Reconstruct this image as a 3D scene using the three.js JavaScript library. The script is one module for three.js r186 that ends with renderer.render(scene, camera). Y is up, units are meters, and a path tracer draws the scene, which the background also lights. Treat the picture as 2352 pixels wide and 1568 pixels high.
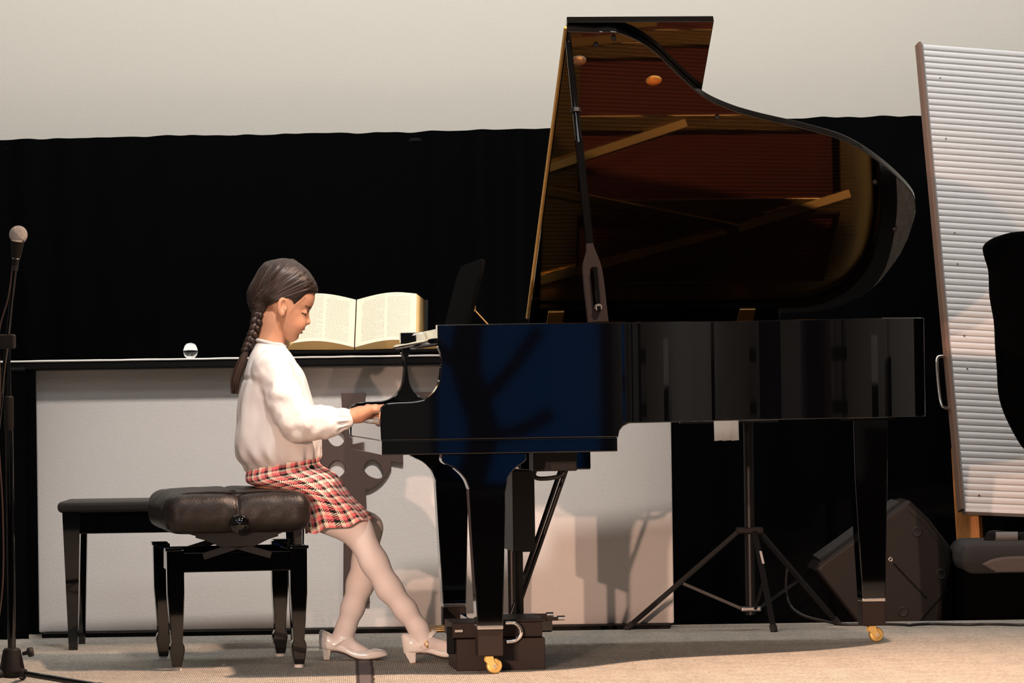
import * as THREE from 'three';
import { RoundedBoxGeometry } from 'three/addons/geometries/RoundedBoxGeometry.js';
import { RectAreaLightUniformsLib } from 'three/addons/lights/RectAreaLightUniformsLib.js';
import { ImprovedNoise } from 'three/addons/math/ImprovedNoise.js';
import { mergeGeometries, mergeVertices } from 'three/addons/utils/BufferGeometryUtils.js';

// ---------- camera, exposure, lights ----------
const scene = new THREE.Scene();
const camera = new THREE.PerspectiveCamera(2 * Math.atan(784 / 9200) * 180 / Math.PI, 1.5, 0.1, 60);
camera.position.set(0, 0.806, 11.5);
camera.rotation.set(Math.atan(116 / 9200), 0, -0.85 * Math.PI / 180, 'YXZ');
const renderer = new THREE.WebGLRenderer({ antialias: true });
renderer.toneMapping = THREE.LinearToneMapping;
renderer.toneMappingExposure = 1.0;
renderer.shadowMap.enabled = true;
RectAreaLightUniformsLib.init();
scene.background = new THREE.Color(0.008, 0.1, 0.32);   // dusk sky outside the hall window

const LIGHTS = {
  key: { pos: [1.7, 4.2, 0.7], aim: [0.5, 0, 0.9], color: [1.0, 0.67, 0.49], cd: 146, angle: 0.7, size: 0.05, soft: 1 },
  front: { pos: [-0.2, 4.25, 1.9], aim: [-0.55, 0.5, -1.9], color: [1.0, 0.9, 0.82], cd: 78, angle: 0.31, size: 0.2, soft: 1 },
  houseA: { pos: [-2.3, 1.75, 11.8], aim: [0.75, 0.3, -1.9], color: [1.0, 0.62, 0.45], cd: 230, angle: 0.12, size: 0.05 },
  houseB: { pos: [-3.0, 1.95, 11.8], aim: [0.75, 0.3, -1.9], color: [1.0, 0.64, 0.48], cd: 210, angle: 0.12, size: 0.05 },
  panel: { color: [0.95, 0.97, 1.0], nits: 3.2 },
  wash: { color: [0.98, 0.98, 0.98], nits: 31.5 },
};

// ---------- helpers ----------
const rgb = (r, g, b) => new THREE.Color().setRGB(r, g, b);
const V = (x, y, z) => new THREE.Vector3(x, y, z);
let seed = 7;
const rnd = () => { seed = (seed * 1664525 + 1013904223) >>> 0; return seed / 4294967296; };
const perlin = new ImprovedNoise();
const noise = (x, y, z) => perlin.noise(x + 31.7, y + 17.3, z + 9.1);
const lerp = (a, b, t) => a + (b - a) * t;
const clamp = (x, a, b) => Math.min(b, Math.max(a, x));
const sstep = (a, b, x) => { const t = clamp((x - a) / (b - a), 0, 1); return t * t * (3 - 2 * t); };
const taken = {};
const numbered = n => { const k = taken[n] = (taken[n] ?? -1) + 1; return k ? n + '_' + String(k).padStart(3, '0') : n; };
function part(name, geo, mat, parent) {
  const m = new THREE.Mesh(geo, mat); m.name = name; m.castShadow = m.receiveShadow = true; parent.add(m); return m;
}
function thing(name, label, category, pos = [0, 0, 0], turn = 0, group) {
  const o = new THREE.Group(); o.name = numbered(name); o.position.set(...pos); o.rotation.y = turn;
  o.userData = { label, category }; if (group) o.userData.group = group; scene.add(o); return o;
}
function struct(name, geo, mat) { const m = part(name, geo, mat, scene); m.userData.kind = 'structure'; m.userData.label = name.replace(/_/g, ' '); return m; }
const box = (x0, x1, y0, y1, z0, z1) => { const g = new THREE.BoxGeometry(x1 - x0, y1 - y0, z1 - z0); g.translate((x0 + x1) / 2, (y0 + y1) / 2, (z0 + z1) / 2); return g; };
const rbox = (x0, x1, y0, y1, z0, z1, r = 0.004, s = 2) => { const g = new RoundedBoxGeometry(x1 - x0, y1 - y0, z1 - z0, s, Math.min(r, (x1 - x0) / 2.01, (y1 - y0) / 2.01, (z1 - z0) / 2.01)); g.translate((x0 + x1) / 2, (y0 + y1) / 2, (z0 + z1) / 2); return g; };
const merge = list => mergeGeometries(list.map(g => { const c = g.index ? g.toNonIndexed() : g; for (const k of Object.keys(c.attributes)) if (!['position', 'normal', 'uv'].includes(k)) c.deleteAttribute(k); return c; }));
function cyl(a, b, ra, rb = ra, n = 20) {       // a tapered rod between two points
  const d = new THREE.Vector3().subVectors(b, a), g = new THREE.CylinderGeometry(rb, ra, d.length(), n);
  g.applyQuaternion(new THREE.Quaternion().setFromUnitVectors(V(0, 1, 0), d.clone().normalize())); g.translate((a.x + b.x) / 2, (a.y + b.y) / 2, (a.z + b.z) / 2); return g;
}
const tube = (pts, r, n = 60, k = 8, closed = false) => new THREE.TubeGeometry(new THREE.CatmullRomCurve3(pts.map(p => p.isVector3 ? p : V(...p)), closed, 'centripetal'), n, r, k, closed);
function bar(a, b, w, h) {                         // a rectangular bar between two points
  const d = new THREE.Vector3().subVectors(b, a), g = new THREE.BoxGeometry(w, d.length(), h);
  g.applyQuaternion(new THREE.Quaternion().setFromUnitVectors(V(0, 1, 0), d.clone().normalize())); g.translate((a.x + b.x) / 2, (a.y + b.y) / 2, (a.z + b.z) / 2); return g;
}
const shapeOf = pts => new THREE.Shape(pts.map(p => new THREE.Vector2(p[0], p[1])));
function extrude(pts, z0, z1, bevel = 0, seg = 2, holes = []) { // outline in x,y, thickness along z
  const s = Array.isArray(pts) ? shapeOf(pts) : pts; for (const h of holes) s.holes.push(new THREE.Path(h.map(p => new THREE.Vector2(p[0], p[1]))));
  const g = new THREE.ExtrudeGeometry(s, { depth: z1 - z0 - 2 * bevel, bevelEnabled: bevel > 0, bevelThickness: bevel, bevelSize: bevel, bevelOffset: -bevel, bevelSegments: seg, curveSegments: 16 });
  g.translate(0, 0, z0 + bevel); return g;
}
function slab(pts, y0, y1, bevel = 0, holes = []) { const g = extrude(pts, 0, y1 - y0, bevel, 2, holes); g.rotateX(Math.PI / 2); g.translate(0, y1, 0); return g; } // outline in x,z
function smoothPts(pts, n) { return new THREE.CatmullRomCurve3(pts.map(p => V(p[0], p[1], 0)), false, 'centripetal').getPoints(n).map(p => [p.x, p.y]); }
function lathe(pts, n = 32) { return new THREE.LatheGeometry(pts.map(p => new THREE.Vector2(p[0], p[1])), n); }
function curveAt(tab, x) { // smooth table lookup, rows [x, ...values]
  if (x <= tab[0][0]) return tab[0].slice(1); const n = tab.length; if (x >= tab[n - 1][0]) return tab[n - 1].slice(1);
  let i = 0; while (tab[i + 1][0] < x) i++;
  const t = (x - tab[i][0]) / (tab[i + 1][0] - tab[i][0]), a = tab[Math.max(0, i - 1)], b = tab[i], c = tab[i + 1], d = tab[Math.min(n - 1, i + 2)];
  return b.slice(1).map((_, k) => { k++; const m0 = (c[k] - a[k]) / (c[0] - a[0] || 1) * (c[0] - b[0]), m1 = (d[k] - b[k]) / (d[0] - b[0] || 1) * (c[0] - b[0]); const t2 = t * t, t3 = t2 * t; return (2 * t3 - 3 * t2 + 1) * b[k] + (t3 - 2 * t2 + t) * m0 + (-2 * t3 + 3 * t2) * c[k] + (t3 - t2) * m1; });
}
// implicit surface -> mesh (surface nets), normals from the field, optional colour per point
function net(f, lo, hi, h, color) {
  const n = [0, 1, 2].map(i => Math.ceil((hi[i] - lo[i]) / h) + 2), [nx, ny, nz] = n, F = new Float32Array(nx * ny * nz), id = (i, j, k) => (k * ny + j) * nx + i;
  for (let k = 0; k < nz; k++) for (let j = 0; j < ny; j++) for (let i = 0; i < nx; i++) F[id(i, j, k)] = f(lo[0] + i * h, lo[1] + j * h, lo[2] + k * h);
  const at = new Int32Array(nx * ny * nz).fill(-1), pos = [], idx = [];
  for (let k = 0; k < nz - 1; k++) for (let j = 0; j < ny - 1; j++) for (let i = 0; i < nx - 1; i++) {
    let m = 0, sx = 0, sy = 0, sz = 0, c = 0; const v = [];
    for (let q = 0; q < 8; q++) { const w = F[id(i + (q & 1), j + (q >> 1 & 1), k + (q >> 2))]; v.push(w); if (w < 0) m |= 1 << q; }
    if (m === 0 || m === 255) continue;
    for (let q = 0; q < 8; q++) for (let b = 1; b < 8; b <<= 1) { const r = q | b; if (r === q || (v[q] < 0) === (v[r] < 0)) continue; const t = v[q] / (v[q] - v[r]); sx += (q & 1) + (b === 1 ? t : 0); sy += (q >> 1 & 1) + (b === 2 ? t : 0); sz += (q >> 2) + (b === 4 ? t : 0); c++; }
    at[id(i, j, k)] = pos.length / 3; pos.push(lo[0] + (i + sx / c) * h, lo[1] + (j + sy / c) * h, lo[2] + (k + sz / c) * h);
  }
  const quad = (a, b, c, d, flip) => { if (a < 0 || b < 0 || c < 0 || d < 0) return; flip ? idx.push(a, c, b, a, d, c) : idx.push(a, b, c, a, c, d); };
  for (let k = 1; k < nz - 1; k++) for (let j = 1; j < ny - 1; j++) for (let i = 1; i < nx - 1; i++) {
    const s = F[id(i, j, k)] < 0;
    if (s !== F[id(i + 1, j, k)] < 0) quad(at[id(i, j - 1, k - 1)], at[id(i, j, k - 1)], at[id(i, j, k)], at[id(i, j - 1, k)], !s);
    if (s !== F[id(i, j + 1, k)] < 0) quad(at[id(i - 1, j, k - 1)], at[id(i - 1, j, k)], at[id(i, j, k)], at[id(i, j, k - 1)], !s);
    if (s !== F[id(i, j, k + 1)] < 0) quad(at[id(i - 1, j - 1, k)], at[id(i, j - 1, k)], at[id(i, j, k)], at[id(i - 1, j, k)], !s);
  }
  const g = new THREE.BufferGeometry(), N = [], C = [], U = [], e = h * 0.6;
  for (let q = 0; q < pos.length; q += 3) {
    const [x, y, z] = [pos[q], pos[q + 1], pos[q + 2]];
    const a = f(x + e, y, z) - f(x - e, y, z), b = f(x, y + e, z) - f(x, y - e, z), c = f(x, y, z + e) - f(x, y, z - e), l = Math.hypot(a, b, c) || 1;
    N.push(a / l, b / l, c / l); U.push(x + 0.3 * z, y + 0.2 * z); if (color) C.push(...color(x, y, z));
  }
  g.setAttribute('position', new THREE.Float32BufferAttribute(pos, 3)); g.setAttribute('normal', new THREE.Float32BufferAttribute(N, 3)); g.setAttribute('uv', new THREE.Float32BufferAttribute(U, 2));
  if (color) g.setAttribute('color', new THREE.Float32BufferAttribute(C, 3));
  g.setIndex(idx); return g;
}
const smin = (a, b, k) => { const h = Math.max(k - Math.abs(a - b), 0) / k; return Math.min(a, b) - h * h * k * 0.25; };
const smax = (a, b, k) => -smin(-a, -b, k);
function cap(p, a, b, ra, rb) { // distance to a tapered capsule
  const bx = b[0] - a[0], by = b[1] - a[1], bz = b[2] - a[2], px = p[0] - a[0], py = p[1] - a[1], pz = p[2] - a[2];
  const t = clamp((px * bx + py * by + pz * bz) / (bx * bx + by * by + bz * bz), 0, 1);
  return Math.hypot(px - bx * t, py - by * t, pz - bz * t) - lerp(ra, rb, t);
}
const ell = (p, c, r) => { const x = (p[0] - c[0]) / r[0], y = (p[1] - c[1]) / r[1], z = (p[2] - c[2]) / r[2]; return (Math.hypot(x, y, z) - 1) * Math.min(...r); };
// a tube through stations [centre, half axis along u, half axis along v]: used for skirt and shoes
function loft(rows, closed = true) { // rows of equal-length point lists, uv in metres
  const g = new THREE.BufferGeometry(), P = [], U = [], I = [], m = rows[0].length;
  let vlen = 0;
  rows.forEach((r, i) => { if (i) vlen += r[0].distanceTo(rows[i - 1][0]) * 0.5 + r[m >> 1].distanceTo(rows[i - 1][m >> 1]) * 0.5; let u = 0; r.forEach((p, j) => { if (j) u += p.distanceTo(r[j - 1]); P.push(p.x, p.y, p.z); U.push(u, -vlen); }); });
  for (let i = 0; i < rows.length - 1; i++) for (let j = 0; j < m - 1; j++) { const a = i * m + j, b = a + 1, c = a + m, d = c + 1; I.push(a, c, b, b, c, d); }
  g.setAttribute('position', new THREE.Float32BufferAttribute(P, 3)); g.setAttribute('uv', new THREE.Float32BufferAttribute(U, 2)); g.setIndex(I); g.computeVertexNormals();
  if (closed) { const N = g.attributes.normal; for (let i = 0; i < rows.length; i++) { const a = i * m, b = a + m - 1; const v = V(N.getX(a) + N.getX(b), N.getY(a) + N.getY(b), N.getZ(a) + N.getZ(b)).normalize(); N.setXYZ(a, v.x, v.y, v.z); N.setXYZ(b, v.x, v.y, v.z); } }
  return g;
}
function planeUV(g, ax, ay, ox = 0, oy = 0) { // uv in metres from two of the axes
  const p = g.attributes.position, u = new Float32Array(p.count * 2); for (let i = 0; i < p.count; i++) { const q = [p.getX(i), p.getY(i), p.getZ(i)]; u[2 * i] = q[ax] + ox; u[2 * i + 1] = q[ay] + oy; } g.setAttribute('uv', new THREE.BufferAttribute(u, 2)); return g;
}
// ---------- textures (grain and weave only) ----------
function tex(n, metres, fn, srgb = true) { // fn(u, v) -> [r, g, b] 0..1, tiles every "metres"
  const d = new Uint8Array(n * n * 4); for (let j = 0; j < n; j++) for (let i = 0; i < n; i++) { const c = fn(i / n, j / n), k = (j * n + i) * 4; for (let q = 0; q < 3; q++) d[k + q] = clamp(c[q] * 255, 0, 255); d[k + 3] = 255; }
  const t = new THREE.DataTexture(d, n, n); t.wrapS = t.wrapT = THREE.RepeatWrapping; t.magFilter = THREE.LinearFilter; t.minFilter = THREE.LinearMipmapLinearFilter; t.generateMipmaps = true;
  t.repeat.set(1 / metres, 1 / metres); if (srgb) t.colorSpace = THREE.SRGBColorSpace; t.needsUpdate = true; return t;
}
const pn = (u, v, f, s = 0) => { // tiling noise
  const a = u * 2 * Math.PI, b = v * 2 * Math.PI, r = f / (2 * Math.PI); return noise(Math.cos(a) * r + s, Math.sin(a) * r + Math.cos(b) * r, Math.sin(b) * r + s * 1.7);
};
const grid = []; for (let i = 0; i < 256 * 256; i++) grid.push(rnd());
const vn = (u, v, f) => { const x = u * f, y = v * f, i = Math.floor(x), j = Math.floor(y), a = x - i, b = y - j, g = (p, q) => grid[(((q % f) + f) % f) % 256 * 256 + (((p % f) + f) % f) % 256]; const s = a * a * (3 - 2 * a), t = b * b * (3 - 2 * b); return lerp(lerp(g(i, j), g(i + 1, j), s), lerp(g(i, j + 1), g(i + 1, j + 1), s), t); };
const carpetMap = tex(1024, 0.5, (u, v) => { const rib = 0.5 + 0.5 * Math.cos(u * 90 * 2 * Math.PI), k = 0.53 + 0.16 * rib + 0.26 * (vn(u, v, 250) - 0.5) + 0.12 * (vn(u, v, 60) - 0.5) + 0.05 * (vn(u, v, 9) - 0.5); return [k * 1.04, k, k * 0.93]; });
const carpetBump = tex(1024, 0.5, (u, v) => { const k = 0.35 + 0.4 * Math.cos(u * 90 * 2 * Math.PI) * 0.8 + 0.5 * (vn(u, v, 220) - 0.3); return [k, k, k]; }, false);
const clothBump = tex(512, 0.24, (u, v) => { const k = 0.5 + 0.6 * (vn(u, v, 60) - 0.5) * 0.7 + 0.5 * (vn(u * 0.5 + v * 0.0, v, 110) - 0.5) + 0.2 * (vn(u, v, 200) - 0.5); return [k, k, k]; }, false);
const leatherBump = tex(512, 0.12, (u, v) => { const k = 0.5 + 0.6 * (vn(u, v, 90) - 0.5) + 0.4 * (vn(u, v, 45) - 0.5); return [k, k, k]; }, false);
const knitBump = tex(256, 0.03, (u, v) => { const k = 0.5 + 0.25 * Math.sin(u * 20 * 2 * Math.PI) + 0.4 * (vn(u, v, 100) - 0.5); return [k, k, k]; }, false);
const plaid = tex(256, 0.076, (u, v) => { // woven pink, cream and black check with a twill float
  const K = [0.09, 0.07, 0.08], R = [0.86, 0.42, 0.43], W = [0.88, 0.82, 0.74], yarn = t => { t = (t * 2) % 1; return t < 0.3 ? K : t < 0.68 ? R : W; };
  const i = Math.floor(u * 42), j = Math.floor(v * 42), a = (i + j) % 4 < 2 ? yarn(u) : yarn(v), k = 0.86 + 0.28 * vn(u, v, 120); return a.map(c => c * k);
});
const woodTex = tex(512, 0.4, (u, v) => { const g = vn(u, v * 0.05 + 0.3, 90), h = vn(u, v, 8), k = 0.75 + 0.25 * g + 0.1 * h; return [0.86 * k, 0.56 * k, 0.27 * k]; });
const grain = tex(512, 0.3, (u, v) => { const k = 0.5 + 0.5 * (vn(u, v, 160) - 0.5) + 0.3 * (vn(u, v, 60) - 0.5); return [k, k, k]; }, false);

// ---------- materials ----------
const std = (c, rough, o = {}) => new THREE.MeshStandardMaterial({ color: Array.isArray(c) ? rgb(...c) : c, roughness: rough, ...o });
const phys = (c, rough, o = {}) => new THREE.MeshPhysicalMaterial({ color: Array.isArray(c) ? rgb(...c) : c, roughness: rough, ...o });
const M = {
  lacquer: phys([0.001, 0.001, 0.0012], 0.035, { clearcoat: 0.3, clearcoatRoughness: 0.02 }),
  propBlack: phys([0.012, 0.0095, 0.0095], 0.8, { specularIntensity: 0.12 }),
  deskBlack: phys([0.0015, 0.0015, 0.0015], 0.95, { specularIntensity: 0.03 }),
  satin: phys([0.006, 0.006, 0.006], 0.4, { specularIntensity: 0.6 }),
  black: phys([0.004, 0.004, 0.004], 0.7, { specularIntensity: 0.25 }),
  leather: phys([0.012, 0.009, 0.008], 0.4, { specularIntensity: 0.8, bumpMap: leatherBump, bumpScale: 0.0006 }),
  chrome: std([0.75, 0.72, 0.7], 0.15, { metalness: 1 }),
  steel: std([0.3, 0.29, 0.28], 0.3, { metalness: 1 }),
  brass: std([0.85, 0.55, 0.2], 0.28, { metalness: 1 }),
  brassMatt: std([0.75, 0.5, 0.16], 0.45, { metalness: 0.6 }),
  ivory: phys([0.8, 0.77, 0.7], 0.15),
  plate: std([0.5, 0.27, 0.07], 0.3, { metalness: 0.85 }),
  soundboard: std([0.24, 0.05, 0.02], 0.4),
  felt: std([0.35, 0.02, 0.02], 0.95),
  curtain: phys([0.0028, 0.0028, 0.003], 1, { specularIntensity: 0.04 }),
  drape: phys([0.0028, 0.0028, 0.003], 1, { specularIntensity: 0.04 }),
  wall: std([0.74, 0.69, 0.6], 0.92, { bumpMap: grain, bumpScale: 0.0004 }),
  hallWall: std([0.5, 0.46, 0.42], 0.85),
  ceiling: std([0.72, 0.7, 0.67], 0.9),
  hallFloor: std([0.03, 0.027, 0.025], 0.9),
  wainscot: std([0.02, 0.014, 0.01], 0.7),
  carpet: std([1, 1, 1], 0.95, { map: carpetMap, bumpMap: carpetBump, bumpScale: 0.002 }),
  altar: std([0.64, 0.62, 0.605], 0.85, { bumpMap: clothBump, bumpScale: 0.0007 }),
  white: std([0.82, 0.8, 0.77], 0.7),
  cross: std([0.075, 0.045, 0.038], 0.6),
  darkBrown: phys([0.02, 0.012, 0.009], 0.5, { specularIntensity: 0.5, bumpMap: grain, bumpScale: 0.0003 }),
  plastic: phys([0.013, 0.0095, 0.008], 0.5, { specularIntensity: 0.42, bumpMap: grain, bumpScale: 0.00018 }),
  rubber: std([0.012, 0.01, 0.01], 0.7),
  page: std([0.82, 0.78, 0.66], 0.8),
  gilt: std([0.78, 0.5, 0.2], 0.5, { metalness: 0.2 }),
  ribbed: std([0.8, 0.77, 0.75], 0.6),
  boardEdge: std([0.22, 0.12, 0.08], 0.7),
  wood: std([1, 1, 1], 0.6, { map: woodTex }),
  seatCloth: std([0.03, 0.028, 0.027], 0.95, { bumpMap: leatherBump, bumpScale: 0.001 }),
  glass: phys([1, 1, 1], 0.02, { transmission: 1, thickness: 0.02, ior: 1.5 }),
  pane: phys([1, 1, 1], 0.0, { transmission: 1, thickness: 0 }),
  skirt: std([1, 1, 1], 0.95, { map: plaid }),
  knit: phys([0.7, 0.69, 0.685], 0.95, { bumpMap: knitBump, bumpScale: 0.0005, sheen: 0.3, sheenRoughness: 0.6 }),
  tights: phys([0.7, 0.64, 0.62], 0.75, { sheen: 0.4, sheenRoughness: 0.4 }),
  patent: phys([0.75, 0.73, 0.69], 0.12, { clearcoat: 1, clearcoatRoughness: 0.05 }),
  skin: phys([1, 1, 1], 0.5, { vertexColors: true, specularIntensity: 0.5 }),
  hair: std([1, 1, 1], 0.5, { vertexColors: true }),
  cable: std([0.012, 0.011, 0.011], 0.5),
};

// ---------- the room ----------
const Rx0 = -6, Rx1 = 6, Rz0 = -4.05, Rz1 = 15, Ry1 = 4.7;
struct('wall_back', planeUV(box(Rx0 - 0.2, Rx1 + 0.2, -1, Ry1, Rz0 - 0.2, Rz0), 0, 1), M.wall);
struct('wall_left', box(Rx0 - 0.2, Rx0, -1, Ry1, Rz0, Rz1), M.hallWall);
struct('wall_right', box(Rx1, Rx1 + 0.2, -1, Ry1, Rz0, Rz1), M.hallWall);
struct('ceiling', box(Rx0 - 0.2, Rx1 + 0.2, Ry1, Ry1 + 0.2, Rz0 - 0.2, Rz1 + 0.2), M.ceiling);
{ // front-of-house wall with an opening for the dusk window
  const o = [[Rx0 - 0.2, -1], [Rx1 + 0.2, -1], [Rx1 + 0.2, Ry1], [Rx0 - 0.2, Ry1]], hole = [[2.6, 0.2], [2.6, 1.75], [3.75, 1.75], [3.75, 0.2]];
  struct('wall_house', extrude(o, Rz1, Rz1 + 0.2, 0, 1, [hole]), M.hallWall);
}
struct('trim_1', box(Rx0, Rx1, -0.8, 0.12, Rz1 - 0.03, Rz1), M.wainscot); struct('trim_2', box(Rx1 - 0.03, Rx1, -0.8, 0.5, 2.62, Rz1 - 0.03), M.wainscot); struct('trim_3', box(Rx0, Rx0 + 0.03, -0.8, 0.5, 2.62, Rz1 - 0.03), M.wainscot);
struct('floor_hall', box(Rx0 - 0.2, Rx1 + 0.2, -1, -0.8, Rz0 - 0.2, Rz1 + 0.2), M.hallFloor);
{ // carpeted stage platform
  const g = box(-6, 6, -0.8, 0, -2.25, 2.6), a = 0.041, c = Math.cos(a), s = Math.sin(a), p = g.attributes.position, u = g.attributes.uv;
  for (let i = 0; i < p.count; i++) u.setXY(i, c * p.getX(i) - s * p.getZ(i), s * p.getX(i) + c * p.getZ(i));
  struct('floor', g, M.carpet);
  struct('floor_backstage', box(-6, 6, -0.8, -0.16, -4.05, -2.25), M.black);
}
// ---------- lamps ----------
function stageSpot(L, label) {
  const t = thing('stage_spotlight', label, 'spotlight', L.pos, 0, undefined);
  const dir = new THREE.Vector3().subVectors(V(...L.aim), V(...L.pos)).normalize(), can = new THREE.Group(), r = L.size * 1.25;
  const q = new THREE.Quaternion().setFromUnitVectors(V(0, -1, 0), dir);
  const turn = g => { g.applyQuaternion(q); return g; };
  part('housing', turn(lathe([[0, 0.26], [r * 0.8, 0.25], [r, 0.2], [r, -0.03], [r * 0.92, -0.03], [r * 0.9, 0.0], [0, 0.01]], 28)), M.satin, t);
  const lens = part('lamp_lens', turn(lathe([[0, -0.008], [L.size, -0.004], [L.size, 0.002], [0, 0.002]], 28)), std([0.9, 0.85, 0.8], 0.4, { emissive: rgb(...L.color), emissiveIntensity: 6 }), t);
  part('yoke', turn(tube([[-r - 0.01, 0.08, 0], [-r - 0.02, 0.3, 0], [0, 0.34, 0], [r + 0.02, 0.3, 0], [r + 0.01, 0.08, 0]], 0.008, 30, 8)), M.satin, t);
  const s = new THREE.SpotLight(rgb(...L.color), L.cd, 0, L.angle, L.soft ?? 0.5, 2);
  s.position.set(...L.pos).addScaledVector(dir, 0.03); s.target.position.set(...L.aim); s.castShadow = true; s.shadow.mapSize.set(2048, 2048); s.shadow.radius = L.size / 0.02; scene.add(s, s.target);
  return t;
}
stageSpot(LIGHTS.key, 'black stage spotlight hung high above the right of the stage');
stageSpot(LIGHTS.front, 'black stage spotlight hung high above the front of the stage');
stageSpot(LIGHTS.houseA, 'black house spotlight nearer the middle of the hall');
stageSpot(LIGHTS.houseB, 'black house spotlight farther left in the hall');
{ // batten of wash lights above the stage, turned to the back wall
  const t = thing('wash_light', 'long white wash light batten turned to the back wall', 'light', [0, 4.3, -1.9]), L = LIGHTS.wash, to = V(0, 2.2, -4.05), dir = to.clone().sub(V(0, 4.3, -1.9)).normalize(), q = new THREE.Quaternion().setFromUnitVectors(V(0, 0, 1), dir);
  part('housing', rbox(-3.6, 3.6, -0.13, 0.13, -0.12, -0.005, 0.01).applyQuaternion(q), M.satin, t);
  part('light_diffuser', box(-3.55, 3.55, -0.1, 0.1, -0.005, 0.0).applyQuaternion(q), std([0.9, 0.9, 0.9], 0.6, { emissive: rgb(...L.color), emissiveIntensity: 2 }), t);
  const r = new THREE.RectAreaLight(rgb(...L.color), L.nits, 7.1, 0.2); r.position.set(0, 4.3, -1.9).addScaledVector(dir, 0.015); r.lookAt(to); scene.add(r);
}
function ceilingPanel(x, z, w, d, L, label) {
  const t = thing('ceiling_light', label, 'light', [x, Ry1, z], 0, 'ceiling light panels');
  part('frame', rbox(-w / 2 - 0.03, w / 2 + 0.03, -0.05, -0.005, -d / 2 - 0.03, d / 2 + 0.03, 0.01), M.white, t);
  part('light_diffuser', box(-w / 2, w / 2, -0.056, -0.05, -d / 2, d / 2), std([0.9, 0.9, 0.9], 0.6, { emissive: rgb(...L.color), emissiveIntensity: 2 }), t);
  const r = new THREE.RectAreaLight(rgb(...L.color), L.nits, w, d); r.position.set(x, Ry1 - 0.065, z); r.lookAt(x, 0, z); scene.add(r);
}
for (const [x, a] of [[-3, 'left'], [0, 'middle'], [3, 'right']]) for (const [z, b] of [[4.2, 'nearest the stage'], [8.2, 'halfway down the hall'], [12.2, 'at the far end of the hall']]) ceilingPanel(x, z, 1.6, 1.2, LIGHTS.panel, 'square ceiling light panel, ' + a + ' in the row ' + b);

// ---------- hall behind the camera, mirrored in the piano ----------
{ // dusk window and the tree outside it
  const f = new THREE.Group(); f.name = 'window_1'; f.userData = { kind: 'structure', label: 'window to the dusk sky' }; scene.add(f);
  part('window_frame', merge([box(2.56, 2.6, 0.16, 1.79, Rz1 - 0.03, Rz1 + 0.14), box(3.75, 3.79, 0.16, 1.79, Rz1 - 0.03, Rz1 + 0.14), box(2.56, 3.79, 1.75, 1.79, Rz1 - 0.03, Rz1 + 0.14), box(2.56, 3.79, 0.16, 0.2, Rz1 - 0.03, Rz1 + 0.14)]), M.satin, f);
  part('window_pane', box(2.6, 3.75, 0.2, 1.75, Rz1 + 0.08, Rz1 + 0.085), M.pane, f);
  const t = thing('garden_tree', 'dark bare tree outside the hall window', 'tree', [3.25, -1, Rz1 + 1.6]);
  part('trunk', tube([[-0.25, 0, 0], [-0.16, 1.0, 0.05], [-0.02, 1.5, 0], [-0.12, 2.0, 0.05], [0.02, 3, 0]], 0.11, 40, 10), M.cross, t);
  for (const [x0, y0, x1, y1] of [[-0.08, 1.7, 0.42, 2.25], [-0.08, 1.9, -0.6, 2.5], [-0.02, 1.5, 0.5, 1.65]]) part('branch', tube([[x0, y0, 0], [(x0 + x1) / 2, (y0 + y1) / 2 - 0.05, 0.08], [x1, y1, 0.1]], 0.05, 20, 8), M.cross, t);
}
{ // doors and dark wall panels along the house wall and right wall
  const d = new THREE.Group(); d.name = 'door_1'; d.userData = { kind: 'structure', label: 'dark double door' }; scene.add(d);
  part('door_leaf', rbox(5.95, 5.99, -0.8, 1.3, 9.2, 10.1, 0.005), M.darkBrown, d); part('door_leaf', rbox(5.95, 5.99, -0.8, 1.3, 10.12, 11.0, 0.005), M.darkBrown, d);
  part('door_handle', tube([[5.93, 0.25, 10.0], [5.9, 0.25, 10.0], [5.9, 0.05, 10.0], [5.93, 0.05, 10.0]], 0.01, 20, 8), M.steel, d);
  const blue = std([0.02, 0.04, 0.1], 0.9);
  [[2.8, 'beside the stage'], [6.4, 'before the double door'], [12.6, 'at the back of the hall']].forEach(([z, w]) => {
    const t = thing('wall_curtain', 'dark blue curtain on the right hall wall ' + w, 'curtain', [5.93, 0.02, z], 0);
    const rows = []; for (let i = 0; i <= 40; i++) rows.push([0, 3.6].map(y => V(0.03 * Math.sin(i * 1.9), y, -0.45 + i * 0.0225)));
    part('curtain_cloth', loft(rows, false), blue, t); part('curtain_rail', cyl(V(0, 3.6, -0.6), V(0, 3.6, 0.6), 0.015), M.steel, t);
  });
}
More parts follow.
